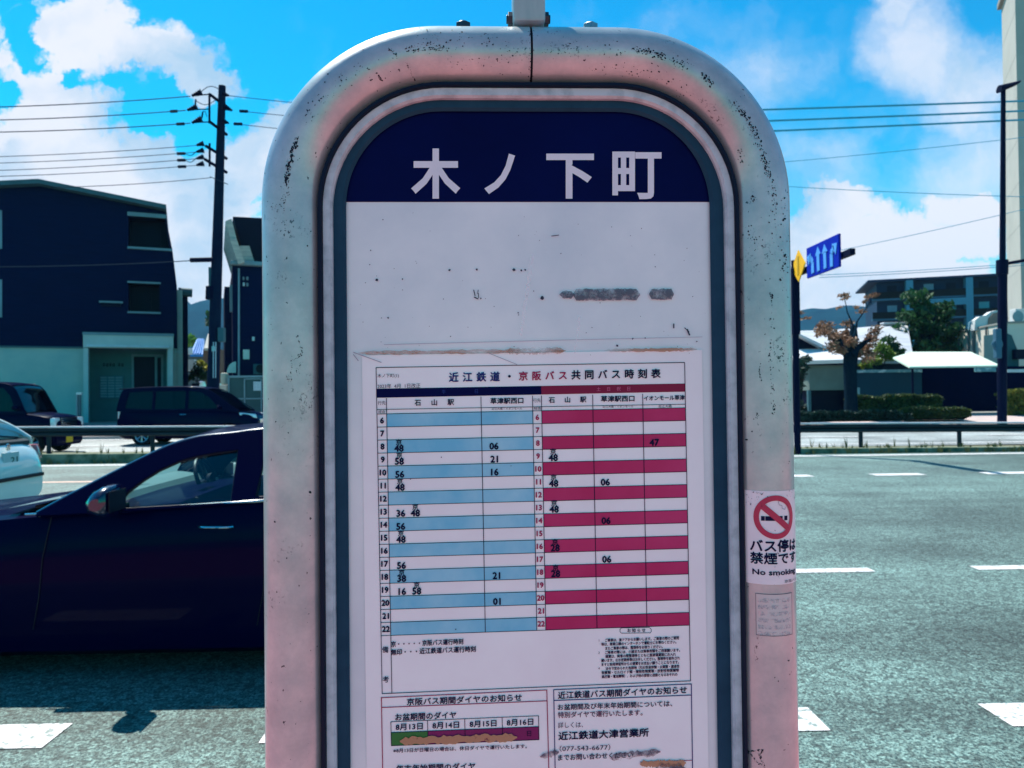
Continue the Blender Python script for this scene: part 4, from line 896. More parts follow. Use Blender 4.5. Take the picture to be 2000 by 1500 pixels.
# small boxy car on the opposite carriageway
M_BLACKP = carpaint('black_car_paint', (.0003,.0015,.024), .4, .3, .01, 1.22)
p3 = dict(L=3.6, W=1.55, zb=.22, R=.30, wheels=(.62,2.95), paint=M_BLACKP, belt=1.16, wb=.97, wr=.86, crown=.7,
    top=[(0,.90),(.04,1.02),(.15,1.08),(.5,1.13),(.82,1.17),(3.5,1.2),(3.6,1.15)], shoulder=[(0,.86),(.1,.98),(.5,1.07),(.9,1.12),(3.4,1.16),(3.6,1.1)],
    plan=[(0,.86),(.06,.92),(.2,.97),(.5,1),(3.3,1),(3.5,.97),(3.6,.92)], arch=[(.78,1.14),(.95,1.48),(1.12,1.80),(1.35,1.95),(1.9,2.0),(2.8,1.99),(3.35,1.95),(3.5,1.7),(3.58,1.18)],
    beltline=[(.78,1.1),(1.5,1.12),(3.58,1.14)], hdr=(1.22, 3.3), sideglass=M_GLASSD, screen=M_GLASSM, pillar=M_BLACKP,
    side_windows=[[(1.05,1.2),(1.22,1.62),(1.42,1.84),(2.15,1.87),(2.15,1.2)],[(2.25,1.2),(2.25,1.87),(3.1,1.84),(3.25,1.2)]], spokes=6)
kx = -12.2
kc = empty('parked_car', (kx, 22.1, .16), 'small boxy black car with a yellow number plate behind the guard rail', 'car', 0)
build_car(kc, p3)
for sg in (1, -1):
    h = MB(); h.obox((-.07,sg*.57,.88),(.06,-sg*.02,0),(.02,sg*.18,0),(0,0,.12)); h.build('headlight', M_LAMP, kc, True, True, bevel=.03)
    h = MB(); h.obox((-3.58,sg*.68,1.0),(.02,0,0),(0,.06,0),(0,0,.18)); h.build('tail_light', M_REDL, kc, True, True, bevel=.01)
    wing_mirror(kc, -1.0, sg*.74, 1.30, sg, M_BLACKP, .9)
g = MB()
for z in (.78,.84,.90,.96): g.box((-.045,-.40,z),(.012,.40,z+.03))
g.build('grille', M_CHROME, kc, False, True, bevel=.006)
MB().box((-.03,-.42,.76),(.0,.42,1.0)).build('grille_backing', M_BLACKT, kc, False, True)
yp = MB(); yp.box((-.0,-.20,.29),(.03,.13,.455)); yp = yp.build('number_plate', M_PLATEY, kc, False, True, bevel=.006)
MB().box((-.09,-.7,.28),(.02,.7,.62)).build('front_bumper', M_BLACKP, kc, False, True, bevel=.05)
MB().grid([[Vector((-.80,y,1.155)),Vector((-.70,y,1.165))] for y in (-.6,-.3,0,.3,.6)]).build('cowl_panel', M_CHROME, kc, False, True)

# people carrier
p4 = dict(L=4.42, W=1.74, zb=.2, R=.32, wheels=(.85,3.62), paint=M_BLACKP, belt=1.12, wb=.96, wr=.83, crown=.8,
    top=[(0,.78),(.1,.92),(.3,1.02),(.7,1.10),(1.0,1.13),(4.3,1.15),(4.42,1.1)], shoulder=[(0,.72),(.2,.92),(.6,1.02),(1.2,1.09),(4.2,1.12),(4.42,1.05)],
    plan=[(0,.70),(.1,.82),(.3,.93),(.7,.99),(1.2,1),(4.1,1),(4.3,.97),(4.42,.92)], bottom=[(0,.3),(.3,.2),(4.2,.2),(4.42,.3)],
    arch=[(.55,1.07),(.95,1.34),(1.32,1.62),(1.68,1.80),(2.2,1.86),(3.2,1.86),(4.0,1.83),(4.25,1.76),(4.36,1.45),(4.41,1.12)],
    beltline=[(.55,1.03),(1.2,1.09),(4.41,1.1)], hdr=(1.55, 4.02), sideglass=M_GLASSD, screen=M_GLASSM, pillar=M_BLACKP,
    side_windows=[[(1.15,1.16),(1.5,1.52),(1.75,1.68),(2.15,1.74),(2.15,1.16)],[(2.25,1.16),(2.25,1.74),(3.2,1.74),(3.2,1.16)],[(3.3,1.16),(3.3,1.74),(4.05,1.70),(4.15,1.2)]], spokes=7)
vc = empty('parked_car', (W(497,815,24.6).x+.05, 25.4, .17), 'black people carrier seen side on in front of the apartment entrance', 'car', 0)
build_car(vc, p4)
for sg in (1, -1):
    h = MB(); h.obox((-.30,sg*.66,.93),(.24,-sg*.10,-.03),(.02,sg*.06,0),(-.02,0,.065)); h.build('headlight', M_LAMP, vc, True, True, bevel=.02)
    h = MB(); h.obox((-4.36,sg*.76,1.05),(.03,0,0),(0,.05,0),(0,0,.22)); h.build('tail_light', M_LAMP if sg < 0 else M_REDL, vc, True, True, bevel=.01)
    wing_mirror(vc, -1.12, sg*.84, 1.20, sg, M_BLACKP, .9)
    MB().tube([(-2.2,sg*.875,.98),(-2.4,sg*.876,.985)], .014, 6).build('door_handle', M_CHROME, vc, True, True)
MB().box((-4.46,-.6,1.80),(-4.1,.6,1.835)).build('roof_spoiler', M_BLACKP, vc, False, True, bevel=.01)
MB().box((-.02,-.4,.55),(.02,.4,.8)).build('grille', M_CHROME, vc, False, True, bevel=.01)

# ------------------------------------------------------------ guard rail on the median
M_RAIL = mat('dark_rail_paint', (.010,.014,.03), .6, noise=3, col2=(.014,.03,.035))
M_RTOP = mat('rail_top_sunlit', (.66,.64,.68), .5, noise=2)  # pale colour paints the sunlight along the rail's top edge
def zr(x): return .84-.0074*x
gr = empty('guard_rail', (0, 20.5, zm(0)), 'long dark guard rail with a pale top edge on the road median', 'guard rail')
NP = 20
bm_ = MB()
xs_ = [-9.14+2.74*k-1.37 for k in range(-16, 22)]
prof = [(-.02,-.02),(.03,-.05),(.03,-.09),(-.03,-.12),(.03,-.15),(.03,-.21),(-.02,-.235)]
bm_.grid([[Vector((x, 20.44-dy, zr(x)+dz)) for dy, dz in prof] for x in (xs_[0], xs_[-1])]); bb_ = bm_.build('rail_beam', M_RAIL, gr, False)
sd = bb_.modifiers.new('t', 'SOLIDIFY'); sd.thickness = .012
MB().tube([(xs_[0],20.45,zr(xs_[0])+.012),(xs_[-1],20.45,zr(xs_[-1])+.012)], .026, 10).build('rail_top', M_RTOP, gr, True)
for k in range(-15, 21):
    x = -9.14+2.74*k; q = MB(); q.cyl((x,20.54,zm(x)-.1),(x,20.54,zr(x)-.02),.057,14); q.box((x-.04,20.46,zr(x)-.18),(x+.04,20.54,zr(x)-.08)); q.build('rail_post', M_RAIL, gr, True)

# ------------------------------------------------------------ buildings at left
M_DKWALL = mat('navy_cladding', (.0012,.0085,.044), .8, noise=.8, col2=(.0008,.006,.032), aniso=(1,1,12), bump=.2, bscale=3, spec=.04)
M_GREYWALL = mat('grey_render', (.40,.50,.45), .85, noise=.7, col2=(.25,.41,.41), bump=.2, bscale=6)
M_PALEWALL = mat('pale_render', (.44,.55,.54), .85, noise=1.2, col2=(.34,.46,.47))
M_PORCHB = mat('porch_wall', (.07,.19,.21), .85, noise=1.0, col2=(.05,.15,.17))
M_BLACKW = mat('dark_window', (.0008,.002,.020), .4, noise=1, spec=.08)
M_TRIMG = mat('grey_trim', (.16,.29,.34), .5, noise=2)
M_ROOFG = mat('grey_roof_edge', (.05,.13,.16), .6, noise=2)
M_WINLIT = mat('window_pale', (.40,.55,.60), .2, noise=2, coat=.5)
def px_poly(pts, Y): return [W(x, y, Y) for x, y in pts]
def px_box(mb, x0, y0, x1, y1, Y, d0, d1):
    """box whose front lies at depth Y-d0 and back at Y+d1, sized from its outline at depth Y"""
    a, b = W(x0, y1, Y), W(x1, y0, Y); xm_ = (x0+x1)/2; z0, z1 = W(xm_, y1, Y).z, W(xm_, y0, Y).z; mb.box((a.x, Y-d0, z0), (b.x, Y+d1, z1)); return mb
GZ = .62
YA = 36.0
ax_ = W(165,800,YA).x
apt = empty('apartment_building', (ax_, YA, GZ), 'dark navy clad three storey apartment block with gabled roof and grey entrance porch', 'building', radians(22))
FRAME = (ax_, YA, radians(22)); FRAMED.add(apt.name)
xl = W(0,500,YA).x-14; xr_ = W(346,640,YA).x; pk_ = W(78,364,YA); e1 = W(322,414,YA); e2 = W(337,490,YA); e3 = W(346,560,YA)
lz = pk_.z-(pk_.x-xl)*.16
sil = [(xl,YA,W(80,677,YA).z),(xr_,YA,W(80,677,YA).z),(xr_,YA,e3.z),(e2.x,YA,e2.z),(e1.x,YA,e1.z),(pk_.x,YA,pk_.z),(xl,YA,lz)]
# upper body with window recesses cut out
holes = [[W(251,424,YA),W(251,485,YA),W(331,485,YA),W(322,424,YA)], [W(251,553,YA),W(251,611,YA),W(312,611,YA),W(312,553,YA)]]
lefth = [[W(-30,411,YA),W(-30,486,YA),W(4,486,YA),W(4,411,YA)], [W(-30,546,YA),W(-30,620,YA),W(4,620,YA),W(4,546,YA)]]
v, f = fill2d([(p_[0], p_[2]) for p_ in sil], [[(q.x, q.z) for q in h] for h in holes+lefth])
mb = MB().add([(x, YA, z) for x, z in v], f); 
bk = [(x, YA+13, z) for x, y, z in sil]; nS = len(sil)
mb.add([Vector(q) for q in sil]+[Vector(q) for q in bk], [tuple(range(nS, 2*nS))]+[(i_, (i_+1) % nS, nS+(i_+1) % nS, nS+i_) for i_ in range(nS) if i_ not in (0,)])
mb.build('upper_wall', M_DKWALL, apt, recalc=False)
for h in holes:
    w_ = MB(); n_ = len(h); w_.add([q for q in h]+[q+Vector((0,1.1,0)) for q in h], [(i_, (i_+1) % n_, n_+(i_+1) % n_, n_+i_) for i_ in range(n_)]+[tuple(range(n_, 2*n_))]); fw = w_.build('balcony_recess', M_BLACKW, apt, recalc=False)
    wz = [q+Vector((0,1.05,0)) for q in h]; a_ = wz[0].lerp(wz[3], .35); MB().box((wz[1].x+.5, YA+1.0, wz[1].z+.1), (wz[2].x-.4, YA+1.06, wz[0].z-.25)).build('balcony_window', M_BLACKW, fw)
for h in lefth:
    MB().poly([q+Vector((0,.12,0)) for q in h]).build('window', M_WINLIT, apt)
    px = W(-2,410,YA); a_, b_ = h[3], h[2]; MB().box((a_.x-.09,YA-.02,b_.z),(a_.x,YA+.12,a_.z)).build('window_frame', M_TRIMG, apt)
for (x0,y0,x1,y1) in ((249,417,325,424.5),(249,484,337,488.5),(249,550.5,314,554),(249,609,314,612.5)):
    px_box(MB(), x0,y0,x1,y1, YA, .10, .02).build('balcony_rail_bar', M_TRIMG, apt)
px_box(MB(), 194,588.5,240,592, YA, .14, 0).build('vent_hood', M_TRIMG, apt); px_box(MB(), 198,592,236,598, YA, .10, 0).build('vent_grille', M_BLACKW, apt)
rf = MB(); th = W(78,358,YA).z-pk_.z
for a_, b_ in (((xl,lz),(pk_.x,pk_.z)), ((pk_.x,pk_.z),(W(325,413,YA).x,W(325,413,YA).z))):
    rf.add([(a_[0],YA-.5,a_[1]+.015),(b_[0],YA-.5,b_[1]+.015),(b_[0],YA+13.3,b_[1]+.015),(a_[0],YA+13.3,a_[1]+.015),(a_[0],YA-.5,a_[1]+.22),(b_[0],YA-.5,b_[1]+.22),(b_[0],YA+13.3,b_[1]+.22),(a_[0],YA+13.3,a_[1]+.22)], [(0,3,2,1),(4,5,6,7),(0,1,5,4),(1,2,6,5),(2,3,7,6),(3,0,4,7)])
rf.build('roof', M_ROOFG, apt)
# ground storey
zt = W(80,677,YA).z; p0, p1_ = W(165,700,YA).x, W(339,700,YA).x
MB().box((xl,YA+.06,GZ-.2),(p0+.02,YA+13,zt)).build('ground_storey_wall', M_GREYWALL, apt)
MB().box((xl,YA-.02,zt-.06),(p0,YA+.06,zt+.02)).build('string_course', M_ROOFG, apt)
MB().box((p1_-.3,YA+.06,GZ-.2),(xr_-.03,YA+13,zt)).build('ground_storey_wall', M_GREYWALL, apt)
# porch
po = MB(); px_box(po, 165,656,339,681, YA, .55, .05); po.build('porch_beam', M_PALEWALL, apt); px_box(MB(), 164,652,340,657, YA, .6, .05).build('porch_cap', M_TRIMG, apt)
px_box(MB(), 172,675.5,331,679.5, YA, .62, -.56).build('porch_light_strip', mat('pale_strip', (.5,.62,.68), .5), apt)
for x0, x1 in ((165.5,174.5),(329,338)): px_box(MB(), x0,681,x1,845, YA, .5, .05).build('porch_post', M_PALEWALL, apt)
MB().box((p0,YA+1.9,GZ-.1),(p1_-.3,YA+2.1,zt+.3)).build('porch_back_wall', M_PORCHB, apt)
YB = YA+1.9
dr = px_box(MB(), 262,697,303,838, YB, .03, 0).build('entrance_door', M_BLACKW, apt)
for (x0,y0,x1,y1) in ((257.5,694,261.5,840),(303,694,307,840),(257.5,692,319,696),(315.5,697,319,838)): px_box(MB(), x0,y0,x1,y1, YB, .07, 0).build('door_frame', M_TRIMG, dr)
px_box(MB(), 308,699,314.5,838, YB, .03, 0).build('side_light', M_BLACKW, apt)
mbx = px_box(MB(), 195,734,241,778, YB, .18, 0).build('mailbox_bank', mat('mailbox_steel', (.06,.16,.22), .5, .3), apt)
for r_ in range(8):
    for c_ in range(3): px_box(MB(), 197+c_*14.6,736+r_*5.2,209.5+c_*14.6,739.6+r_*5.2, YB, .19, -.185).build('mailbox_door', M_TRIMG, mbx)
sg_ = MB()
for i_, x in enumerate((201,207.3,213.6,219.9,231,237)):
    for dx, dy, w_, h_ in ((0,0,4.2,1.1),(0,2.6,4.2,1.1),(1.5,-1,1.1,6),( .2,4.2,3.8,1)) if i_ % 2 == 0 else ((0,0,1.1,5.5),(3.2,0,1.1,5.5),(0,0,4.2,1.1),(0,2.5,4.2,1.0),(0,4.8,4.2,1.1)):
        px_box(sg_, x+dx,710+dy,x+dx+w_,710+dy+h_, YB, .03, 0)
sgo = sg_.build('name_lettering', mat('dark_letter', (.006,.02,.03), .6), apt); sgo['kind'] = 'stuff'
# slanted side and lean-to at the right end
MB().box((xr_-.02,YA+.4,GZ-.2),(xr_+.02+W(356,700,YA).x-xr_,YA+12,e3.z-.1)).build('side_wall', M_GREYWALL, apt)
sw = W(358,700,YA).x
MB().box((sw-.02,YA+.9,GZ-.2),(sw+.22,YA+11,e3.z-.35)).build('side_fin', M_DKWALL, apt)
mb = MB(); c0, c1 = W(348,566,YA), W(376,568,YA); mb.cyl((c0.x,YA+.8,c0.z),(c1.x,YA+.8,c1.z),.22,14); mb.build('side_canopy', M_ROOFG, apt, True)
px_box(MB(), 340,686.5,354,688.5, YA, .05, .02).build('cable_bracket', M_WINLIT, apt)
# small sign post by the porch
FRAME = None
sp0 = empty('marker_post', (W(154,830,31).x, 31, .5), 'slim white topped marker post left of the apartment porch', 'post')
px_box(MB(), 149.5,766,160,771, 31, .05, .05).build('post_cap', M_WINLIT, sp0, bevel=.01); px_box(MB(), 153.5,771,158,840, 31, .04, .04).build('post', M_ROOFG, sp0, bevel=.008); px_box(MB(), 149.5,771,152,838, 31, .03, .03).build('post_strip', M_TRIMG, sp0)

# dark house right of the utility pole
YH = 34.0
ax_ = W(455,800,YH).x
hs_ = empty('house', (ax_, YH, GZ), 'dark house with pale tiled side roof beside the utility pole', 'house', radians(20))
FRAME = (ax_, YH, radians(20)); FRAMED.add(hs_.name)
hx0 = W(455,700,YH).x; hx1 = W(640,700,YH).x
MB().box((hx0,YH,GZ-.2),(hx1,YH+10,W(480,520,YH).z)).build('lower_wall', M_DKWALL, hs_)
ux = W(487,470,YH).x
MB().add([*[Vector(q) for q in px_poly([(455,423),(640,432),(640,515),(482,515),(468,470)], YH+.5)], *[q+Vector((0,8,0)) for q in px_poly([(455,423),(640,432),(640,515),(482,515),(468,470)], YH+.5)]],
    [(0,1,2,3,4),(5,6,7,8,9),(0,1,6,5),(1,2,7,6),(2,3,8,7),(3,4,9,8),(4,0,5,9)]).build('upper_wall', mat('upper_black', (.004,.006,.022), .7), hs_)
M_TILEB = mat('pale_roof_tile', (.50,.48,.42), .7, noise=1.5, col2=(.34,.35,.33), aniso=(1,1,9), contrast=(.4,.6))
def slab(pts, d, name, m, parent): return MB().prism(pts, d).build(name, m, parent)
slab([W(440,432,YH-.3),W(452,427,YH-.3),W(473,508,YH-.3),W(466,516,YH-.3)], (0,7,0), 'side_roof', M_TILEB, hs_)
slab([W(449,468,YH-.6),W(462,466,YH-.6),W(478,512,YH-.6),W(466,516,YH-.6)], (0,.25,0), 'side_roof_verge', M_TILEB, hs_)
slab([W(468,480,YH-.1),W(487,480,YH-.1),W(497,512,YH-.1),W(474,512,YH-.1)], (0,.4,0), 'lower_roof', M_TILEB, hs_)
px_box(MB(), 450,515,640,523, YH, .35, .3).build('eaves_gutter', M_TRIMG, hs_, bevel=.03)
MB().cyl(W(466.5,524,YH-.1),W(466.5,735,YH-.1),.045,10).build('drain_pipe', mat('drain_pipe_grey', (.16,.30,.36), .5), hs_, True)
for (x0,y0,x1,y1,m_) in ((474,541,477,547,M_TRIMG),(481,541,485,547,M_TRIMG),(474,552,478,559,M_WINLIT),(481,553,485,559,M_TRIMG)): px_box(MB(), x0,y0,x1,y1, YH, .1, 0).build('wall_vent', m_, hs_, bevel=.01)
px_box(MB(), 474.5,683,487,702, YH, .12, 0).build('meter_box', mat('meter_cream', (.50,.62,.56), .5), hs_, bevel=.02)
px_box(MB(), 492,658,497,666, YH, .14, 0).build('wall_lamp', M_WINLIT, hs_, bevel=.02)
px_box(MB(), 440,560,452,850, YH+3, 0, 5).build('side_wing', M_DKWALL, hs_); px_box(MB(), 449,556,454,608, YH+.4, 0, .4).build('side_shutter', M_TRIMG, hs_)
FRAME = None
ac = empty('outdoor_unit', (W(505,730,YH-.6).x, YH-.6, 1.9), 'small dark air conditioner unit above the gate against the dark house', 'air conditioner')
px_box(MB(), 497,711,540,731, YH-.4, .2, .2).build('casing', mat('unit_grey', (.03,.10,.12), .6), ac, bevel=.03); MB().lathe([(0,0),(.18,0),(.2,.03)], W(508,720,YH-.64), 'y', 18).build('fan_grille', M_BLACKT, ac, True)
dm = MB(); rows = []
for k_ in range(8):
    a_ = pi/2*k_/7; rows.append([W(461-18*cos(a_)*1.0+ (0), 728-22*sin(a_), YH-.9+dy) for dy in (0,.25,.5)])
rows2 = [[W(461,728,YH-.9+dy) for dy in (0,.25,.5)]]
dm.grid(rows); dm.poly([r_[0] for r_ in rows]+[W(461,728,YH-.9)]); dm.poly([r_[2] for r_ in rows]+[W(461,728,YH-.4)])
tag(dm.build('bicycle_cover', mat('cover_teal', (.30,.50,.48), .6), None, True), 'pale teal rounded cover standing behind the gate left of the drain pipe', 'cover')
# gate with framed panels
YG = 31.8
gt = empty('garden_gate', (W(480,800,YG).x, YG, .5), 'grey green framed metal gate with a paper notice in front of the dark house', 'gate')
px_box(MB(), 447,736,600,826, YG, .02, .02).build('gate_panel', mat('gate_sheet', (.030,.085,.095), .6), gt)
for (x0,y0,x1,y1) in ((446,733,600,737),(446,777,600,779.5),(477,739,479,826),(446,737,448.5,828),(510,739,511.5,826),(477,739,511,741)): px_box(MB(), x0,y0,x1,y1, YG-.03, .03, .0).build('gate_bar', M_TRIMG, gt)
px_box(MB(), 495,745,510,763, YG-.06, .01, 0).build('paper_notice', mat('notice_paper', (.40,.52,.58), .6, noise=14, col2=(.28,.40,.46)), gt)
gp = MB(); px_box(gp, 427,752,446,800, YG, .2, .3); tag(gp.build('gate_pillar', mat('beige_stone', (.44,.40,.34), .8, noise=5), None, bevel=.03), 'short beige stone gate pillar at the foot of the utility pole', 'pillar')
cb = MB(); px_box(cb, 433,728,443,752, YG+.6, .2, .3); tag(cb.build('plant_tub', mat('cream_tub', (.48,.46,.38), .8), None, bevel=.08), 'cream tub standing behind the beige gate pillar', 'tub')

# lane between the two buildings: far roofs and walls
fh = empty('house', (W(385,690,75).x, 75, .7), 'distant small house with a bright blue tiled roof seen in the gap', 'house')
M_BTILE = mat('blue_tile', (.02,.22,.60), .5, noise=2, col2=(.01,.14,.42), aniso=(6,1,1))
slab([W(384,663,78),W(399,663,78),W(396,692,73),W(371,692,73)], (0,.05,-.22), 'roof', M_BTILE, fh)
for t_ in (.2,.4,.6,.8): 
    MB().tube([W(384+15*t_,663,77.9)+Vector((0,0,.05)), W(371+25*t_,692,72.9)+Vector((0,0,.05))], .07, 6).build('roof_rib', M_BTILE, fh, True)
MB().box((W(362,700,74).x, 74, .5),(W(412,700,74).x, 79, W(370,690,74).z)).build('wall', mat('shed_wall', (.10,.12,.13), .8), fh)
wl_ = MB(); px_box(wl_, 355,680,373,692, 70, .2, .4); tag(wl_.build('garden_wall', mat('white_block', (.62,.64,.66), .7), None), 'small white wall block left of the blue tiled roof', 'wall')
w3 = empty('house', (W(405,690,62).x, 62, .7), 'brown walled narrow house right of the blue tiled roof', 'house')
px_box(MB(), 397,682,428,760, 62, 0, 3).build('wall', mat('brown_wall', (.17,.10,.07), .8, noise=1), w3); slab([W(398,680,61.5),W(406,652,63.5),W(430,652,63.5),W(430,680,61.5)], (0,.05,-.2), 'roof', M_TILEB, w3)
w4 = MB(); px_box(w4, 355,702,379,724, 52, 0, .5); tag(w4.build('garden_wall', mat('white_tile_wall', (.55,.56,.56), .7, noise=2, aniso=(5,1,1)), None), 'white tiled wall piece below the blue roof in the gap', 'wall')
for nm, (x0,y0,x1,y1), Yq, lab in (('parked_car',(362,744,384,765),44,'small white car in the lane nearest the apartment corner'),('parked_car',(391,748,418,776),42,'small white car in the lane beside the utility pole')):
    a_, b_ = W(x0,y1,Yq), W(x1,y0,Yq); r_ = empty(nm, (a_.x, Yq, GZ), lab, 'car'); hgt_ = b_.z-GZ; w_ = b_.x-a_.x
    q = MB(); rows = []
    for t_, zt_, wd in ((0,.62,.90),(.06,.66,.97),(.5,.70,1),(1.5,.72,1),(1.56,.66,.96)): 
        rows.append([Vector((a_.x+w_/2+sx*w_/2*wd, Yq+t_*1.2, GZ+hgt_*hz)) for sx, hz in ((-1,.12),(-1,zt_-.1),(-.85,zt_),(.85,zt_),(1,zt_-.1),(1,.12))])
    q.grid(rows); q.poly(rows[0]); q.poly(rows[-1]); q.build('body', M_WHITEP, r_, True)
    q = MB(); rows = [[Vector((a_.x+w_/2+sx*w_/2*wd, Yq+t_, GZ+hgt_*hz)) for sx, hz, in ((-.86,.68),(-.7,zt_),(.7,zt_),(.86,.68))] for t_, zt_, wd in ((.35,.69,1),(.8,.97,1),(1.5,1,1),(1.8,.72,1))]
    q.grid(rows); q.build('roof', M_WHITEP, r_, True); q = MB(); q.poly([Vector((a_.x+w_/2+sx*w_/2, Yq+yy_, GZ+hgt_*hz)) for sx, yy_, hz in ((-.8,.36,.71),(-.66,.75,.94),(.66,.75,.94),(.8,.36,.71))]).build('windscreen', M_BLACKW, r_)
    for sx in (-.8,.8): MB().cyl((a_.x+w_/2+sx*w_/2-.06,Yq+.5,GZ+.28),(a_.x+w_/2+sx*w_/2+.06,Yq+.5,GZ+.28),.28,16).build('wheel', M_TYRE, r_, True)

# ------------------------------------------------------------ utility pole and wires
M_POLE = mat('weathered_pole', (.003,.008,.032), .8, noise=2, col2=(.005,.018,.045), spec=.05)
M_POLED = mat('dark_metal', (.002,.005,.028), .6, spec=.05)
M_INSUL = mat('insulator_grey', (.03,.08,.15), .5)
M_WIRE = mat('black_wire', (.010,.03,.06), .6); M_WIREB = mat('sky_bloom_wire', (.03,.30,.46), .6)  # the pale blue paints sky bloom onto otherwise dark wires
YP = 27.5
up = empty('utility_pole', (W(414,860,YP).x, YP, .2), 'tall dark utility pole with insulator crossarms right of the apartment block', 'utility pole')
tops = W(434,168,YP); ft = W(413,875,YP); ft.z = .1
MB().tube([ft, ft.lerp(tops,.5), tops], .2, 16, True, [.225,.19,.125]).build('pole', M_POLE, up, True)
def bar(x0,y0,x1,y1,r,name,m=M_POLED,dy0=0,dy1=0,n=8): return MB().cyl(W(x0,y0,YP+dy0),W(x1,y1,YP+dy1),r,n).build(name, m, up, True)
for (x0,y0,x1,y1) in ((409,184,442,208),(410,238,443,263),(402,285,443,310),(400,311,443,337)): bar(x0,y0,x1,y1,.055,'crossarm',dy0=-.55,dy1=.3)
for x,y0,y1 in ((409,183,241),(409.5,280,325)): bar(x,y0,x,y1,.04,'strut',dy0=-.5,dy1=-.5)
for (x0,y0,x1,y1) in ((410,184,378,187),(410,213,368,214),(411,238,376,239.5),(436,186,447,187),(432,213,452,216),(432,240,447,241)): bar(x0,y0,x1,y1,.022,'line_fitting',dy0=-.5,dy1=-.5)
def insul(xa,ya,xb,yb,r0,r1,name='insulator'):
    a_, b_ = W(xa,ya,YP-.5), W(xb,yb,YP-.5); q = MB(); n_ = 5; pts = []; rad = []
    for k_ in range(n_):
        t0 = k_/n_; pts += [a_.lerp(b_, t0), a_.lerp(b_, t0+.12/n_*5/1.6)]; r_ = r0+(r1-r0)*t0; rad += [r_, r_*.55]
    q.tube(pts, .1, 12, True, rad); q.build(name, M_POLED, up, True)
for a_ in ((393,180,372,188,.13,.04),(384,209,363,216,.13,.04),(393,232,372,241,.13,.04),(436,184,449,187,.11,.03),(438,208,456,217,.12,.03),(437,237,448,241,.10,.03)): insul(*a_)
for y in (281.5,294.5,307.5,320.5): insul(397,y-1,382,y+2.5,.11,.04)
for (x0,y0,x1,y1) in ((333,217.8,346,217),(345,242.5,360,241.8),(468,217,484,217.5),(457,242,473,242.3),(346,300,361,299.7),(347,313,362,312.7),(348,325.7,363,325.3)): bar(x0,y0,x1,y1,.055,'wire_sleeve',dy0=-.5,dy1=-.5)
bar(381,207,382.5,194,.03,'arrester',dy0=-.5,dy1=-.5); bar(394,231,396,219,.03,'arrester',dy0=-.5,dy1=-.5)
def arcw(x0,y0,x1,y1,h,name='jumper_wire'):
    MB().tube([W(x0+(x1-x0)*t_/8, y0+(y1-y0)*t_/8-h*sin(pi*t_/8), YP-.5) for t_ in range(9)], .014, 5).build(name, M_WIRE, up, True)
arcw(391,181,430,176,10); arcw(383,197,420,196,-8); arcw(396,219,404,228,6); arcw(362,300,384,295,-6); arcw(362,313,384,308,-6); arcw(410,345,445,360,0)
bar(372,508,415,507,.085,'cable_sleeve',dy0=-.3,dy1=-.3); bar(415,560,414,585,.24,'pole_band',M_POLED)
px_box(MB(), 408,522,421,584, YP+.25, .03, .03).build('pole_sign_plate', mat('plate_teal', (.03,.16,.20), .6), up)
for x in (417,421.5): bar(x,668,x-.5,738,.02,'cable_guard',mat('guard_white', (.45,.55,.62), .5),dy0=-.3,dy1=-.3)
px_box(MB(), 414,676,420,686, YP-.35, .03, .03).build('pole_tag', M_WINLIT, up)
px_box(MB(), 427,640,439,668, YP-.1, .12, .12).build('meter_cabinet', M_ROOFG, up, bevel=.03)
def wire(pts, Y0, Y1, r, label, group, m=M_WIRE, sag=0):
    (x0,y0),(x1,y1) = pts[0], pts[-1]; P0, P1 = W(x0,y0,Y0), W(x1,y1,Y1); q = []
    for k_ in range(25):
        t_ = k_/24; p_ = P0.lerp(P1, t_); p_.z -= sag*4*t_*(1-t_); q.append(p_)
    return tag(MB().tube(q, r, 6).build('overhead_wire', m, None, True), label, 'wire', group)
GL = 'wires running left from the utility pole'
for (a_, b_, lab) in (((-60,210.5),(372,188),'uppermost black wire running left from the pole top insulator'),((-60,235.5),(363,215.5),'second black wire from the top left of the pole, with a dark sleeve'),((-60,259),(372,240.5),'third black wire from the top left of the pole, under the sleeved one'),
    ((-60,307.5),(384,284),'topmost of the four thin wires at the lower pole crossarms'),((-60,320),(384,297),'second of the four thin wires at the lower pole crossarms'),((-60,334.5),(384,310),'third of the four thin wires at the lower pole crossarms'),((-60,346),(384,323),'lowest of the four thin wires at the lower pole crossarms'),((100,366),(412,347),'faint single wire just above the apartment roof ridge'),((-60,521),(374,509),'grey cable crossing the apartment front at second floor height')):
    wire([a_, b_], YP-1.5, YP-.5, .017 if 'thin' not in lab and 'faint' not in lab else .012, lab, GL, M_WIRE, .06)
GR = 'wires between the utility pole and the sign'
for (a_, b_, lab) in (((448,187),(900,222),'highest wire running right from the pole toward the sign'),((470,217),(900,246),'middle sleeved wire running right from the pole toward the sign'),((460,242),(900,276),'lowest sleeved wire running right from the pole toward the sign')): wire([a_, b_], YP-.5, YP+6, .012, lab, GR, M_WIRE, .1)
GB = 'thick blue wires right of the sign'
for (a_, b_, lab) in (((1150,224),(2060,195),'top one of three thick pale blue wires right of the sign'),((1150,248),(2060,214),'middle one of three thick pale blue wires right of the sign'),((1150,270),(2060,231),'bottom one of three thick pale blue wires right of the sign')): wire([a_, b_], 34, 33, .042, lab, GB, M_WIREB, .03)
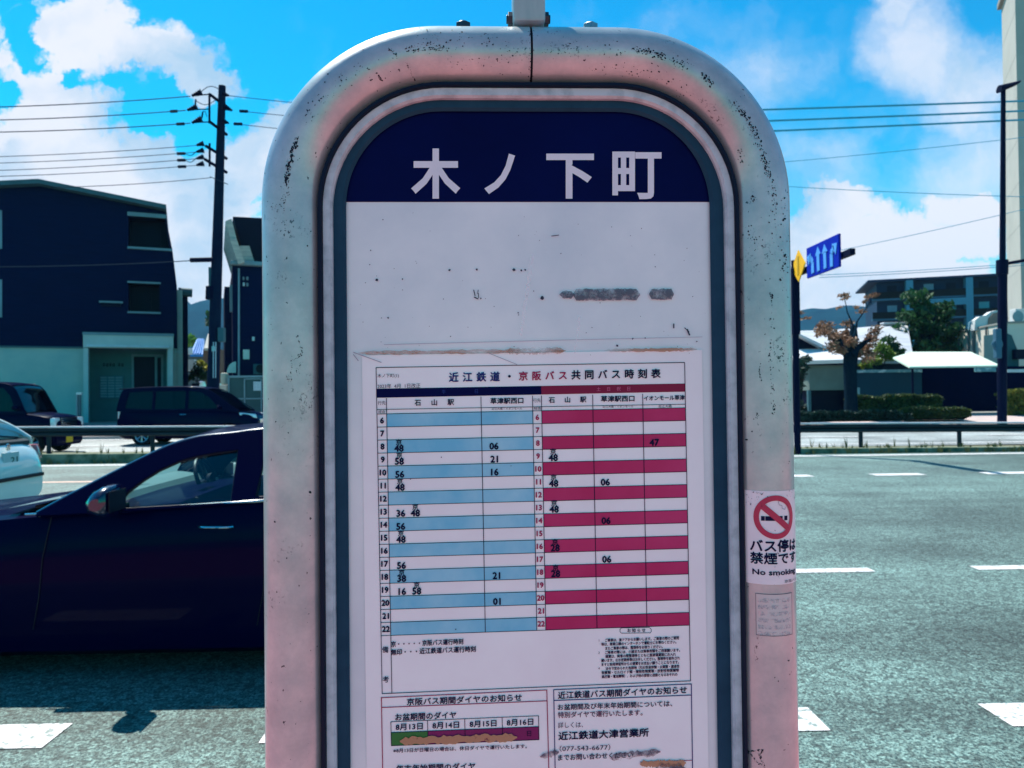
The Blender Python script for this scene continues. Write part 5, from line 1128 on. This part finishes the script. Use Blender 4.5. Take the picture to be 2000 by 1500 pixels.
for (a_, b_, lab) in (((1500,319),(2060,261),'faint thin wire slanting up below the three thick wires'),((1500,362),(2060,386),'faint thin wire sloping down above the right cumulus cloud'),((1630,491),(2060,394),'thin wire rising from the blue lane sign to the lamp post'),((1600,537),(2060,509),'thin wire passing just over the balcony block roof'),((1600,542),(2060,513),'lower twin of the thin wire over the balcony block roof')): wire([a_, b_], 30, 26, .012, lab, 'thin wires right of the sign', M_WIREB, .05)

# ------------------------------------------------------------ lane sign, lamp post at right
X0 = 8.06
def YX(px, py, X=X0):
    d = ray(px, py); return CAMP + d*(X/d.x)
lp = empty('road_sign', (YX(1552,800).x, YX(1552,800).y, zm(8)), 'blue overhead lane sign with four white arrows on a dark post beside the bus stop', 'road sign')
M_SIGNB = mat('sign_blue', (.001,.016,.32), .7, noise=2, col2=(.001,.022,.40), spec=.05); M_SIGNW = mat('sign_arrow', (.10,.36,.85), .4); M_SIGNY = mat('sign_amber', (.85,.42,.01), .5, noise=2, col2=(.95,.50,.02))
c4 = [YX(1577,484),YX(1640,460.5),YX(1644,523),YX(1581,540)]
ymin, ymax = c4[1].y, c4[0].y; zt1 = (c4[0].z+c4[1].z)/2+.02; zb1 = (c4[2].z+c4[3].z)/2
MB().box((X0-.03,ymin,zb1),(X0+.03,ymax,zt1)).build('lane_panel', M_SIGNB, lp, bevel=.012)
def lpn(a_, b_): return Vector((X0-.045, ymax+(ymin-ymax)*a_, zb1+(zt1-zb1)*b_))
def lstroke(pts, w=.075):
    mb = MB()
    for (a_, b_), (c_, d_) in zip(pts, pts[1:]):
        A_, B_ = lpn(a_, b_), lpn(c_, d_); t_ = (B_-A_).normalized(); n_ = Vector((0, -t_.z, t_.y))*w; mb.prism([A_+n_, B_+n_, B_-n_, A_-n_], (.012,0,0))
    return mb
def lhead(mb, tip, base, w):
    A_, B_ = lpn(*tip), lpn(*base); t_ = (A_-B_).normalized(); n_ = Vector((0, -t_.z, t_.y))*w; mb.prism([A_, B_+n_, B_-n_], (.012,0,0)); return mb
lhead(lstroke([(.22,.1),(.21,.45),(.17,.58),(.12,.62)]), (.03,.70), (.13,.58), .16).build('left_arrow', M_SIGNW, lp)
lhead(lstroke([(.40,.1),(.39,.62)]), (.385,.88), (.39,.62), .15).build('straight_arrow', M_SIGNW, lp)
lhead(lstroke([(.61,.1),(.60,.62)]), (.595,.86), (.60,.60), .15).build('straight_arrow', M_SIGNW, lp)
lhead(lstroke([(.80,.08),(.80,.48),(.83,.58),(.88,.62)]), (.97,.74), (.87,.58), .17).build('right_arrow', M_SIGNW, lp)
yarm0, yarm1 = YX(1548,500).y, YX(1657,492).y
za = YX(1650,494).z; MB().box((X0+.04,yarm1,za-.07),(X0+.16,yarm0,za+.07)).build('sign_arm', M_POLED, lp)
pc = YX(1553,600); MB().cyl((pc.x,pc.y,zm(8)-.2),(pc.x,pc.y,YX(1553,508).z),.085,16).build('post', M_POLED, lp, True)
q0, q1 = YX(1546,655), YX(1559,520); MB().box((pc.x-.10,pc.y-.1,q0.z),(pc.x+.10,pc.y+.1,q1.z)).build('signal_housing', M_POLED, lp, bevel=.02)
dmd = empty('warning_sign', (YX(1562,518).x, YX(1562,518).y, YX(1562,550).z), 'amber diamond warning sign left of the blue lane sign', 'road sign')
ctr = YX(1562.5,519.5); ra = (YX(1562.5,488).z-YX(1562.5,551).z)/2; ry = (YX(1549,519).y-YX(1576,519).y)/2
MB().prism([ctr+Vector((-.05,0,ra)), ctr+Vector((-.05,ry,0)), ctr+Vector((-.05,0,-ra)), ctr+Vector((-.05,-ry,0))], (.03,0,0)).build('diamond_panel', M_SIGNY, dmd, bevel=.01)
MB().box(tuple(ctr+Vector((-.062,-.05,-ra*.55))), tuple(ctr+Vector((-.052,.05,ra*.6)))).build('arrow_symbol', mat('amber_dark', (.60,.33,.02), .5), dmd)
MB().cyl(tuple(ctr+Vector((.0,.0,-.15))), (pc.x,pc.y,ctr.z-.15), .03, 8).build('bracket', M_POLED, dmd, True)

YL = 26.0
lmp = empty('street_lamp', (W(1957,835,YL).x, YL, .35), 'tall thin dark street lamp with a short flat head near the right edge', 'street lamp')
pt, pb = W(1959.5,172,YL), W(1957,838,YL); pm = pb.lerp(pt, .48)
MB().tube([pb, pm], .15, 16).build('lower_pole', M_POLED, lmp, True); MB().tube([pm, pt], .09, 14, True, [.10,.075]).build('upper_pole', M_POLED, lmp, True)
hd = MB(); rows = []
for t_ in range(7):
    u_ = t_/6; c_ = W(1951+34*u_, 176-12*u_, YL); w_ = .16+.10*u_; h_ = (.17-.10*u_)
    rows.append([c_+Vector((0, w_*cos(a_), h_*sin(a_)*(1 if sin(a_) > 0 else .6))) for a_ in [2*pi*j/12 for j in range(12)]])
hd.grid(rows, True); hd.poly(rows[0]); hd.poly(rows[-1]); hd.build('lamp_head', M_POLED, lmp, True)
MB().tube([W(1957,522,YL),W(1970,514,YL),W(2010,507,YL)], .055, 8).build('side_arm', M_POLED, lmp, True); MB().cyl(W(1957.2,536,YL),W(1957.4,508,YL),.19,12).build('arm_clamp', M_POLED, lmp, True)
MB().lathe([(0,-.06),(.16,-.05),(.2,.0),(.16,.08),(0,.1)], W(1948,672,YL-.2), 'y', 20).build('pole_disc', mat('pole_dark_teal', (.05,.13,.20), .5), lmp, True)
px_box(MB(), 1943,642,1953,700, YL-.2, .1, .1).build('pole_block', mat('pole_dark_teal', (.05,.13,.20), .5), lmp, bevel=.03)  # dark bluish block and disc set against the lamp pole

# ------------------------------------------------------------ buildings at right
M_BALC = mat('slate_cladding', (.006,.025,.07), .7, noise=.5, col2=(.004,.018,.055)); M_PIER = mat('blue_grey_pier', (.05,.22,.34), .7, noise=.3); M_BFLR = mat('balcony_slab', (.03,.11,.19), .7, noise=.5); M_BWIN = mat('balcony_glass', (.10,.28,.40), .2, coat=.5)
YF = 112.0; bx0 = W(1712,560,YF).x; rot = radians(-19)
blk = empty('apartment_block', (bx0, YF, .75), 'distant slate apartment block with balconies and blue grey piers at right', 'building', rot)
FH = 2.97; topz = W(1712,549,YF).z-.75
LW = 46
MB().box((0,0,-1),(LW,12,topz-.3)).build('wall', M_BALC, blk, False, True)
MB().box((-1.4,-1.6,topz-.3),(LW+1,12.5,topz)).build('roof', M_BALC, blk, False, True, bevel=.04)
for x in (4.2,11.9,17.6,25,33,40): MB().box((x-.45,-1.55,-1),(x+.45,0,topz-.32)).build('pier', M_PIER, blk, False, True)
for k_ in range(6):
    z = topz-FH*(k_+1)
    MB().box((-.8,-1.4,z-.12),(LW,-.002,z+.12)).build('balcony_floor', M_BFLR, blk, False, True)
    MB().box((-.8,-1.42,z+.12),(LW,-1.36,z+1.1)).build('balcony_rail', mat('rail_slate', (.012,.045,.10), .6) if not (k_ == 0) else mat('rail_slate', (0,0,0)), blk, False, True)
    for x in (1.4,6.3,9.2,13.4,20.2,22.8,27,36): MB().box((x,-.06,z+.4),(x+1.3,-.004,z+2.15)).build('window', M_BWIN if (int(x)+k_) % 2 == 0 else M_BLACKW, blk, False, True)
MB().box((4.65,-1.56,topz-2*FH+.15+1.6),(11.45,-1.44,topz-2*FH+.15+2.6)).build('spandrel_panel', M_PIER, blk, False, True)
MB().box((-1.3,-1.0,topz-FH-.5),(-.8,-.2,topz-FH+.4)).build('corner_unit', M_BALC, blk, False, True)

M_BEIGE = mat('beige_render', (.40,.39,.36), .85, noise=.4, col2=(.34,.335,.31), bump=.1); M_BEIGEA = mat('annexe_render', (.66,.61,.53), .85, noise=.6, col2=(.56,.52,.45), bump=.1)
M_BEIGED = mat('beige_render_side', (.28,.28,.26), .85, noise=.4)
YT = 50.0; nx_ = W(1991,400,YT); rot = radians(-27)
twr = empty('tower_block', (nx_.x, YT, .7), 'tall beige rendered building cut by the right edge', 'building', rot)
dep = 15.0
d1 = ray(1964,400); q_ = Vector((sin(-rot), cos(-rot), 0))    # side wall runs back along q_
dep = min(20, max(4, (nx_.x*d1.y-YT*d1.x)/(q_.y*d1.x-q_.x*d1.y)))
tz = W(1964,16,YT+dep*cos(rot)).z-.7
MB().box((.002,0,-.3),(24,dep,tz)).build('main_wall', M_BEIGE, twr, False, True)
MB().box((-.25,-.25,tz),(24,dep+.25,tz+.4)).build('parapet', M_BEIGED, twr, False, True)
for k_ in range(1, 9): MB().box((-.004,.01,tz-2.9*k_),(.001,dep-.01,tz-2.9*k_+.03)).build('wall_joint', M_BEIGED, twr, False, True)
MB().box((.3,dep*.6,tz+.4),(.4,dep*.6+.1,tz+1.7)).build('roof_pipe', M_POLED, twr, False, True)
for k_ in range(8): MB().box((1.5,-.03,tz-2.9*k_-2.2),(3.2,.0,tz-2.9*k_-.8)).build('window', M_BLACKW, twr, False, True)
unit = empty('outdoor_unit', (W(1985,640,47).x, 47, W(1985,632,47).z), 'white air conditioner unit with dark fan beside the beige tower', 'air conditioner')
px_box(MB(), 1978,604,2004,628, 47, .3, .3).build('casing', mat('unit_white', (.62,.64,.64), .5), unit, bevel=.03); MB().lathe([(0,0),(.34,0),(.36,.02)], W(1989,618,47-.32), 'y', 20).build('fan_grille', M_TRIMG, unit, True)
px_box(MB(), 1974,628,2010,632, 47, .35, .3).build('stand', M_BEIGED, unit)
YW = 40.0; nx_ = W(1964,700,YW); rot = radians(-10); az_ = W(1964,632,YW).z-.7
ann = empty('annexe', (nx_.x, YW, .7), 'low beige walled annexe with dark drain pipes behind the carport', 'building', rot)
d1 = ray(1875,700); q_ = Vector((sin(-rot), cos(-rot), 0)); dep = (nx_.x*d1.y-YW*d1.x)/(q_.y*d1.x-q_.x*d1.y)
MB().box((0,0,-.3),(14,dep,az_)).build('wall', M_BEIGEA, ann, False, True); MB().box((-.06,-.06,az_),(14,dep+.06,az_+.1)).build('parapet', M_BEIGED, ann, False, True)
for px_, r_ in ((1895,.06),(1905,.09),(1930,.055)):
    d1 = ray(px_,700); t_ = (nx_.x*d1.y-YW*d1.x)/(q_.y*d1.x-q_.x*d1.y); MB().cyl((-.08,t_,-.2),(-.08,t_,az_),r_,8).build('drain_pipe', mat('pipe_grey', (.10,.13,.14), .6), ann, True, True)
b_ = Vector((0,0,az_+.7))
sh_ = empty('shed', (W(1985,720,YW-2).x, YW-2, .7), 'dark gabled shed against the beige annexe at the right edge', 'shed')
MB().prism(px_poly([(1966,725),(1966,650),(1976,655),(1990,690),(1990,725)], YW-2), (0,1.8,0)).build('wall', mat('wall_shadow_dark', (.03,.10,.12), .8), sh_); px_box(MB(), 1977,683,1994,702, YW-2, .3, 0).build('vent_box', M_BLACKW, sh_)  # dark gabled form added to stand for a shadow on the annexe wall
tk = empty('roof_shelter', (W(1930,625,YW+3).x, YW+3, b_.z), 'low white shelter with a brown end on the annexe roof', 'shelter')
MB().prism(px_poly([(1903,645),(1905,625),(1914,618),(1926,616),(1935,609),(1946,606),(1956,609),(1956,645)], YW+3), (0,.35,0)).build('white_cover', mat('unit_white', (.6,.6,.6)), tk)
MB().prism(px_poly([(1930,645),(1932,622),(1940,612),(1958,608),(1958,645)], YW+2.9), (0,.08,0)).build('brown_end', mat('brown_tank', (.26,.19,.15), .7, noise=2, col2=(.12,.11,.12)), tk)
MB().tube([W(1892,645,YW+2.5),W(1893,630,YW+2.5),W(1897,627,YW+2.5),W(1899,634,YW+2.5)], .035, 6).build('vent_pipe', M_WINLIT, tk, True)

# tiled house
YE = 40.0
M_TILEW = mat('pale_tile_roof', (.50,.51,.54), .7, noise=1.4, col2=(.40,.42,.46), aniso=(.6,1,9), contrast=(.38,.62), bump=.35, bscale=4)
th_ = empty('house', (W(1650,800,YE).x, YE, .7), 'low house with pale grey tiled roofs behind the brown leaved tree', 'house')
Yr = YE+6
slab([W(1500,703,YE),W(1785,702,YE),W(1772,632,Yr),W(1722,636,Yr),W(1612,645,Yr),W(1500,647,Yr)], (0,.05,-.22), 'main_roof', M_TILEW, th_)
px_box(MB(), 1722,630,1772,634, Yr, .25, .25).build('ridge_tile', M_TILEW, th_, bevel=.05)
px_box(MB(), 1500,704,1785,712, YE, -.25, 6).build('eaves_board', M_BLACKW, th_); MB().box((W(1500,703,YE+.3).x,YE+.6,.4),(W(1780,703,YE+.6).x,YE+6,W(1600,712,YE).z)).build('wall', mat('house_dark', (.015,.03,.06), .8), th_)
Yw_ = YE-3.2
slab([W(1552,705,Yw_),W(1651,702,Yw_),W(1636,681,Yw_+2.2),W(1552,682,Yw_+2.2)], (0,.05,-.18), 'wing_roof', mat('white_tile_roof', (.66,.66,.68), .7, noise=3, col2=(.54,.54,.57), aniso=(.6,1,9)), th_)
MB().prism(px_poly([(1556,682),(1618,680),(1556,655)], YE-.9), (0,.5,0)).build('gable_wall', M_BLACKW, th_); 
slab([W(1552,650,YE-1.4),W(1562,652,YE-1.4),W(1628,683,YE-1.4),W(1622,688,YE-1.4)], (0,1.8,0), 'gable_verge', M_TILEW, th_)
MB().cyl(W(1636,684,Yw_+1.9)+Vector((0,-.12,.1)),W(1636,684,Yw_+1.9)+Vector((0,.1,.1)),.11,10).build('ridge_end', M_BLACKW, th_)
px_box(MB(), 1575,706,1660,713, Yw_+.15, 0, 2).build('eaves_board', M_BLACKW, th_)
px_box(MB(), 1581,713,1653,762, Yw_+.5, 0, 2).build('wing_wall', mat('wing_grey', (.14,.19,.18), .8, noise=.8), th_)
px_box(MB(), 1581,762,1653,850, Yw_+.9, 0, 1.5).build('doorway', M_BLACKW, th_); px_box(MB(), 1580,762,1584,850, Yw_+.5, 0, .2).build('door_post', M_ROOFG, th_)
px_box(MB(), 1674,757,1678.5,800, 33.5, .05, .05)
wpost = MB(); px_box(wpost, 1673.5,757,1678.5,822, 33.5, .05, .05); tag(wpost.build('marker_post', M_TRIMG, None, bevel=.01), 'thin pale post just right of the brown leaved tree trunk', 'post')
wb_ = MB(); px_box(wb_, 1535,660,1559,694, YE-6, 0, .3); tag(wb_.build('wall_panel', mat('pale_teal_panel', (.30,.46,.46), .7), None), 'pale teal wall panel seen beside the bus stop pipe', 'wall')

# fences and carport
fn = empty('garden_fence', (W(1730,760,37).x, 37, .7), 'blue grey sheet fence between the tree and the carport', 'fence')
px_box(MB(), 1660,727,1800,850, 37, 0, .08).build('fence_sheet', mat('fence_sheet', (.004,.040,.075), .7, noise=.7, col2=(.004,.03,.06)), fn); px_box(MB(), 1660,722,1800,727.5, 37, .06, .1).build('fence_cap', mat('fence_cap', (.10,.25,.30), .5, noise=4, col2=(.35,.5,.55), contrast=(.5,.6)), fn)
cp = empty('carport', (W(1850,800,33).x, 33, .65), 'carport with a pale green white slab roof left of the street lamp', 'carport')
A_, B_, C_, D_, E_ = W(1744,698,34.2), W(1780,687,36), W(1896,687,36), W(1954,713.5,32), W(1776,716,32)
MB().prism([A_,B_,C_,D_,E_], (0,0,-.07)).build('roof', mat('carport_sheet', (.58,.70,.58), .6, noise=.6, col2=(.54,.66,.55)), cp)
for x, y, Yq in ((1782,718,32.3),(1948,718,32.3)): p_ = W(x,y,Yq); MB().cyl((p_.x,Yq,.5),(p_.x,Yq,p_.z),.05,10).build('support_post', M_POLED, cp, True)
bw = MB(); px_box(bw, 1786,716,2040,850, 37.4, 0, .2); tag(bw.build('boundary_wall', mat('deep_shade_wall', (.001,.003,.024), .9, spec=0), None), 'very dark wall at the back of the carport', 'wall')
px_box(MB(), 1905,718,1953,726, 36.8, 0, .1).build('back_rail', mat('fence_cap', (0,0,0)), cp)
rg = MB(); px_box(rg, 1968,721,2040,727, 36.5, 0, .1); tag(rg.build('garden_railing', mat('white_railing', (.55,.62,.66), .5, noise=3, col2=(.3,.4,.46)), None), 'pale garden railing right of the street lamp', 'railing')

# ------------------------------------------------------------ plants
def leafmat(name, c1, c2, tr=.25):
    if name in MATS: return MATS[name]
    mt = bpy.data.materials.new(name); mt.use_nodes = True; nt = mt.node_tree; N = nt.nodes; L = nt.links; b = N['Principled BSDF']; b.inputs['Roughness'].default_value = .6; b.inputs['Specular IOR Level'].default_value = .3
    g = N.new('ShaderNodeNewGeometry'); n = N.new('ShaderNodeTexNoise'); n.inputs['Scale'].default_value = 1.4; tc = N.new('ShaderNodeTexCoord'); L.new(tc.outputs['Object'], n.inputs['Vector'])
    ad = N.new('ShaderNodeMath'); ad.operation = 'MULTIPLY_ADD'; L.new(g.outputs['Random Per Island'], ad.inputs[0]); ad.inputs[1].default_value = .6; L.new(n.outputs['Fac'], ad.inputs[2])
    mr = N.new('ShaderNodeMapRange'); mr.inputs[1].default_value = .45; mr.inputs[2].default_value = 1.1; L.new(ad.outputs[0], mr.inputs[0])
    mx = N.new('ShaderNodeMix'); mx.data_type = 'RGBA'; L.new(mr.outputs[0], mx.inputs[0]); mx.inputs[6].default_value = (*c1, 1); mx.inputs[7].default_value = (*c2, 1); L.new(mx.outputs[2], b.inputs['Base Color'])
    t = N.new('ShaderNodeBsdfTranslucent'); L.new(mx.outputs[2], t.inputs[0]); ms = N.new('ShaderNodeMixShader'); ms.inputs[0].default_value = tr; L.new(b.outputs[0], ms.inputs[1]); L.new(t.outputs[0], ms.inputs[2]); L.new(ms.outputs[0], N['Material Output'].inputs[0])
    MATS[name] = mt; return mt
M_LEAFG = leafmat('green_leaves', (.006,.035,.018), (.035,.11,.03)); M_LEAFY = leafmat('yellow_green_leaves', (.05,.11,.02), (.20,.26,.03)); M_LEAFB = leafmat('brown_leaves', (.10,.045,.03), (.36,.21,.13)); M_HEDGE = leafmat('hedge_leaves', (.010,.035,.02), (.09,.12,.03)); M_HEDGY = leafmat('hedge_yellow', (.03,.06,.015), (.22,.22,.04)); M_WEED = leafmat('weed_leaves', (.06,.09,.03), (.20,.17,.06))
M_BARK = mat('dark_bark', (.002,.010,.028), .9, spec=0, noise=6, col2=(.010,.025,.035), aniso=(3,3,1), bump=.6)
def leaf(mb, c, s, rnd):
    n_ = Vector((rnd.gauss(0,1), rnd.gauss(0,1), rnd.gauss(0,1)+.6)).normalized(); a = n_.orthogonal().normalized(); a = Matrix.Rotation(rnd.uniform(0, 6.28), 3, n_) @ a; b = n_.cross(a)
    w = s*rnd.uniform(.6,1.2); l = w*1.5
    mb.add([c-a*l, c+b*w*.55, c+a*l, c-b*w*.55], [(0,1,2,3)])
def clump(mb, c, rad, n, s, rnd, shell=.55):
    for _ in range(n):
        d = Vector((rnd.gauss(0,1), rnd.gauss(0,1), rnd.gauss(0,1))).normalized(); r = (shell+(1-shell)*rnd.random()) if rnd.random() < .75 else rnd.random()
        leaf(mb, c+Vector((d.x*rad[0], d.y*rad[1], d.z*rad[2]))*r, s, rnd)
rnd = random.Random(5)
# brown leaved pollarded tree
YQ = 30.5
bt = empty('tree', (W(1663,825,YQ).x, YQ, .6), 'pollarded tree with withered brown leaves on a thick dark trunk', 'tree')
base = W(1662,828,YQ); base.z = .45; c1_ = W(1660,720,YQ); c2_ = W(1662,690,YQ); tp_ = W(1668,636,YQ)
tk_ = MB().tube([base, W(1662,780,YQ), c1_, c2_, W(1667,655,YQ), tp_], .3, 14, True, [.30,.25,.26,.29,.17,.10])
for (pts, r0) in (([(1658,700),(1644,678),(1640,664)],.17),([(1664,695),(1676,680),(1690,668),(1700,650)],.15),([(1656,690),(1640,672),(1622,660)],.12),([(1668,660),(1672,640),(1674,628)],.07),([(1640,664),(1634,648)],.08),([(1690,668),(1706,660)],.07),([(1668,640),(1655,610),(1650,585)],.035),([(1674,628),(1690,605),(1700,588)],.03)):
    q = [W(x, y, YQ+(-.4+.25*k_)) for k_, (x, y) in enumerate(pts)]; tk_.tube(q, r0, 8, True, [r0*(1-.5*k_/(len(q)-1)) for k_ in range(len(q))])
tk_.build('trunk', M_BARK, bt, True)
lf = MB()
for (x,y,rx,ry,n_) in ((1612,640,16,12,150),(1604,650,10,8,60),(1628,655,14,10,90),(1636,672,14,10,100),(1648,660,13,12,120),(1655,650,9,10,70),(1640,685,12,8,60),(1690,680,13,9,90),(1703,662,9,12,90),(1710,645,6,10,50),(1700,690,8,6,40),(1676,690,10,7,60),(1662,668,10,9,60),(1625,678,12,9,60),(1695,700,10,7,40),(1655,632,8,7,40),(1648,576,5,4,26),(1653,582,3,2,10),(1700,578,5,4,16),(1706,577,4,5,20),(1684,607,4,4,12),(1674,600,3,3,8),(1688,590,4,3,8),(1640,600,4,3,8),(1560,612,6,5,18),(1575,622,5,4,12)):
    c_ = W(x, y, YQ+rnd.uniform(-.6,.6)); k_ = YQ/FPX; clump(lf, c_, (rx*k_*1.25, .55, ry*k_*1.25), int(n_*2.4), .066, rnd, .1)
lf.build('crown', M_LEAFB, bt, recalc=False)
# big green tree
YV = 46.0
gt_ = empty('tree', (W(1810,760,YV).x, YV, .7), 'full dark green tree in front of the balcony apartment block', 'tree')
q = MB(); b0 = W(1812,760,YV); b0.z = .5; q.tube([b0, W(1812,690,YV), W(1808,640,YV), W(1800,590,YV)], .3, 10, True, [.32,.26,.18,.06])
for (x,y) in ((1770,640),(1850,640),(1785,600),(1830,605),(1755,690),(1860,690)): q.tube([W(1811,690,YV), W((1811+x)/2,(690+y)/2-6,YV), W(x,y,YV)], .1, 7, True, [.14,.10,.04])
q.build('trunk', M_BARK, gt_, True)
lf = MB(); k_ = YV/FPX
for (x,y,rx,ry,n_) in ((1805,600,26,22,420),(1775,575,12,10,60),(1778,620,26,22,380),(1832,615,28,22,420),(1800,645,42,26,800),(1845,655,30,28,520),(1760,660,28,22,340),(1815,690,48,26,800),(1770,695,30,22,340),(1860,690,22,26,340),(1735,690,18,14,140),(1788,585,14,12,120),(1846,598,14,12,130),(1865,640,14,14,130),(1748,640,10,9,70),(1742,672,14,12,160),(1755,655,16,12,160),(1800,575,16,10,120)):
    for s_ in range(4): clump(lf, W(x+rnd.uniform(-rx,rx)*.5, y+rnd.uniform(-ry,ry)*.5, YV+rnd.uniform(-1.2,1.2)), (rx*k_*.55, .9, ry*k_*.55), n_//4, .17, rnd, .35)
lf.build('crown', M_LEAFG, gt_, recalc=False)
def bush(name, label, blobs_, Y, m, s, seed, dens_=1, depth=.6, stems=True):
    r_ = random.Random(seed); x_, y_ = blobs_[0][0], max(b[1]+b[3] for b in blobs_); root = empty(name, (W(x_,y_,Y).x, Y, W(x_,y_,Y).z), label, 'shrub' if name != 'hedge' else 'hedge')
    lf = MB(); k_ = Y/FPX; st_ = MB()
    for (x,y,rx,ry,n_) in blobs_:
        for _ in range(3): clump(lf, W(x+r_.uniform(-rx,rx)*.4, y+r_.uniform(-ry,ry)*.4, Y+r_.uniform(-.4,.4)*depth), (rx*k_*.7, depth, ry*k_*.7), int(n_*dens_/3), s, r_, .3)
        a_ = W(x_,y_,Y); b_ = W(x,y,Y); st_.tube([a_, a_.lerp(b_,.5)+Vector((0,0,.05)), b_], .03, 5, True, [.04,.03,.012])
    lf.build('foliage', m, root, recalc=False); st_.build('stem', M_BARK, root, True); return root
bush('shrub', 'bright yellow green shrub left of the carport roof', [(1722,680,16,14,240),(1705,700,16,14,200),(1735,695,14,16,200),(1690,712,12,10,100)], 38.5, M_LEAFY, .11, 11)
bush('shrub', 'dark green shrub between the yellow shrub and the carport', [(1745,672,14,10,120),(1735,662,10,8,80),(1750,690,14,14,160)], 39.5, M_LEAFG, .12, 12)
bush('shrub', 'dark hedge plant beside the bus stop pipe under the house roof', [(1560,735,16,40,700),(1555,800,22,40,700),(1572,700,8,8,60)], 30, leafmat('dark_leaves', (.004,.02,.02), (.015,.05,.035)), .10, 13)
def hedge(label, x0, y0, x1, y1, Y, m, n_, seed, dp=.8):
    r_ = random.Random(seed); a_, b_ = W(x0,y1,Y), W(x1,y0,Y); root = empty('hedge', ((a_.x+b_.x)/2, Y, .6), label, 'hedge'); lf = MB()
    for _ in range(n_):
        f_ = r_.random(); x = r_.uniform(a_.x,b_.x); z = .6+(b_.z-.6)*r_.random(); y = Y+r_.uniform(0,dp)
        if f_ < .40: y = Y+abs(r_.gauss(0,.06))
        elif f_ < .85: z = b_.z-abs(r_.gauss(0,.06))+.05*sin(x*2.3)
        e_ = min(x-a_.x, b_.x-x); z = min(z, b_.z-.35*max(0, .35-e_)); leaf(lf, Vector((x,y,z+.05*sin(x*5.1)*sin(x*1.7))), .075, r_)
    lf.build('foliage', m, root, recalc=False)
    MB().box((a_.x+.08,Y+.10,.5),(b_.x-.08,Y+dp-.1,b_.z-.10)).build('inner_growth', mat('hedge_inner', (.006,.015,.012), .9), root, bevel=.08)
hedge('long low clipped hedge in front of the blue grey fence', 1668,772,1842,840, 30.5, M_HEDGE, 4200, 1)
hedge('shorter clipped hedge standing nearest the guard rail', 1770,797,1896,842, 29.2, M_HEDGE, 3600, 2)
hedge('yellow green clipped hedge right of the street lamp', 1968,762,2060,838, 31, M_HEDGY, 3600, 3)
hedge('dark low planting strip along the far pavement behind the guard rail', 1530,803,1780,838, 28.5, leafmat('dark_leaves',(0,0,0),(0,0,0)), 3000, 4, .5)  # low strip added to cover sunlit pavement where the ground is shaded
bush('shrub', 'leafy green shrub in the lane beside the apartment corner', [(385,720,14,16,200),(398,735,14,14,180),(375,735,10,10,90)], 45, M_LEAFG, .12, 15, depth=.5)
bush('shrub', 'yellow flowering shrub in the lane left of the utility pole', [(405,718,10,9,150),(390,708,7,8,70)], 44, leafmat('yellow_leaves', (.12,.16,.02), (.42,.38,.03)), .10, 16, depth=.4)
bush('tree', 'distant bright green treetop above the blue tiled roof', [(366,660,14,10,180),(376,668,10,8,100),(358,672,12,10,100)], 92, leafmat('lime_leaves', (.04,.14,.02), (.16,.32,.05)), .32, 17, depth=1.2)
bush('tree', 'dark distant treetop half hidden by the utility pole', [(410,612,8,7,60),(408,630,6,9,60)], 85, M_LEAFG, .3, 18, depth=.8)
# weeds on the median
wd = MB(); r_ = random.Random(9)
for _ in range(420):
    x = r_.uniform(-16,16); y = r_.choice((r_.uniform(20.15,20.8), r_.uniform(19.86,19.93))); z0 = zm(x)-.02 if y > 20 else .0; h_ = r_.uniform(.05,.22)*(1.6 if r_.random() < .06 else 1)
    for _k in range(7):
        a_ = r_.uniform(0,6.28); l_ = r_.uniform(.02,.08); t_ = Vector((x+cos(a_)*l_*1.3, y+sin(a_)*l_*.6, z0+h_*r_.uniform(.6,1.1))); b_ = Vector((x+cos(a_)*.015, y+sin(a_)*.01, z0)); n_ = Vector((.012*sin(a_)+.006, 0, 0)); wd.add([b_-n_, b_+n_, t_], [(0,1,2)])
o = wd.build('grass', M_WEED, None, recalc=False); tag(o, 'dry weeds and grass tufts growing along the road median', 'grass', None, 'stuff')

# ------------------------------------------------------------ air: far hills fade to blue
hz = MB().box((-1200,-60,-1.4),(1200,1500,260)).build('haze', mat('haze_placeholder', (.5,.5,.5)), None)
hm = bpy.data.materials.new('haze_air'); hm.use_nodes = True; nt = hm.node_tree; nt.nodes.clear()
ho = nt.nodes.new('ShaderNodeOutputMaterial'); hv = nt.nodes.new('ShaderNodeVolumePrincipled'); hv.inputs['Color'].default_value = (.30,.66,1,1); hv.inputs['Density'].default_value = .00016
nt.links.new(hv.outputs[0], ho.inputs['Volume']); hz.data.materials.clear(); hz.data.materials.append(hm)
tag(hz, 'thin blue air between the street and the far hills', 'haze', None, 'stuff')
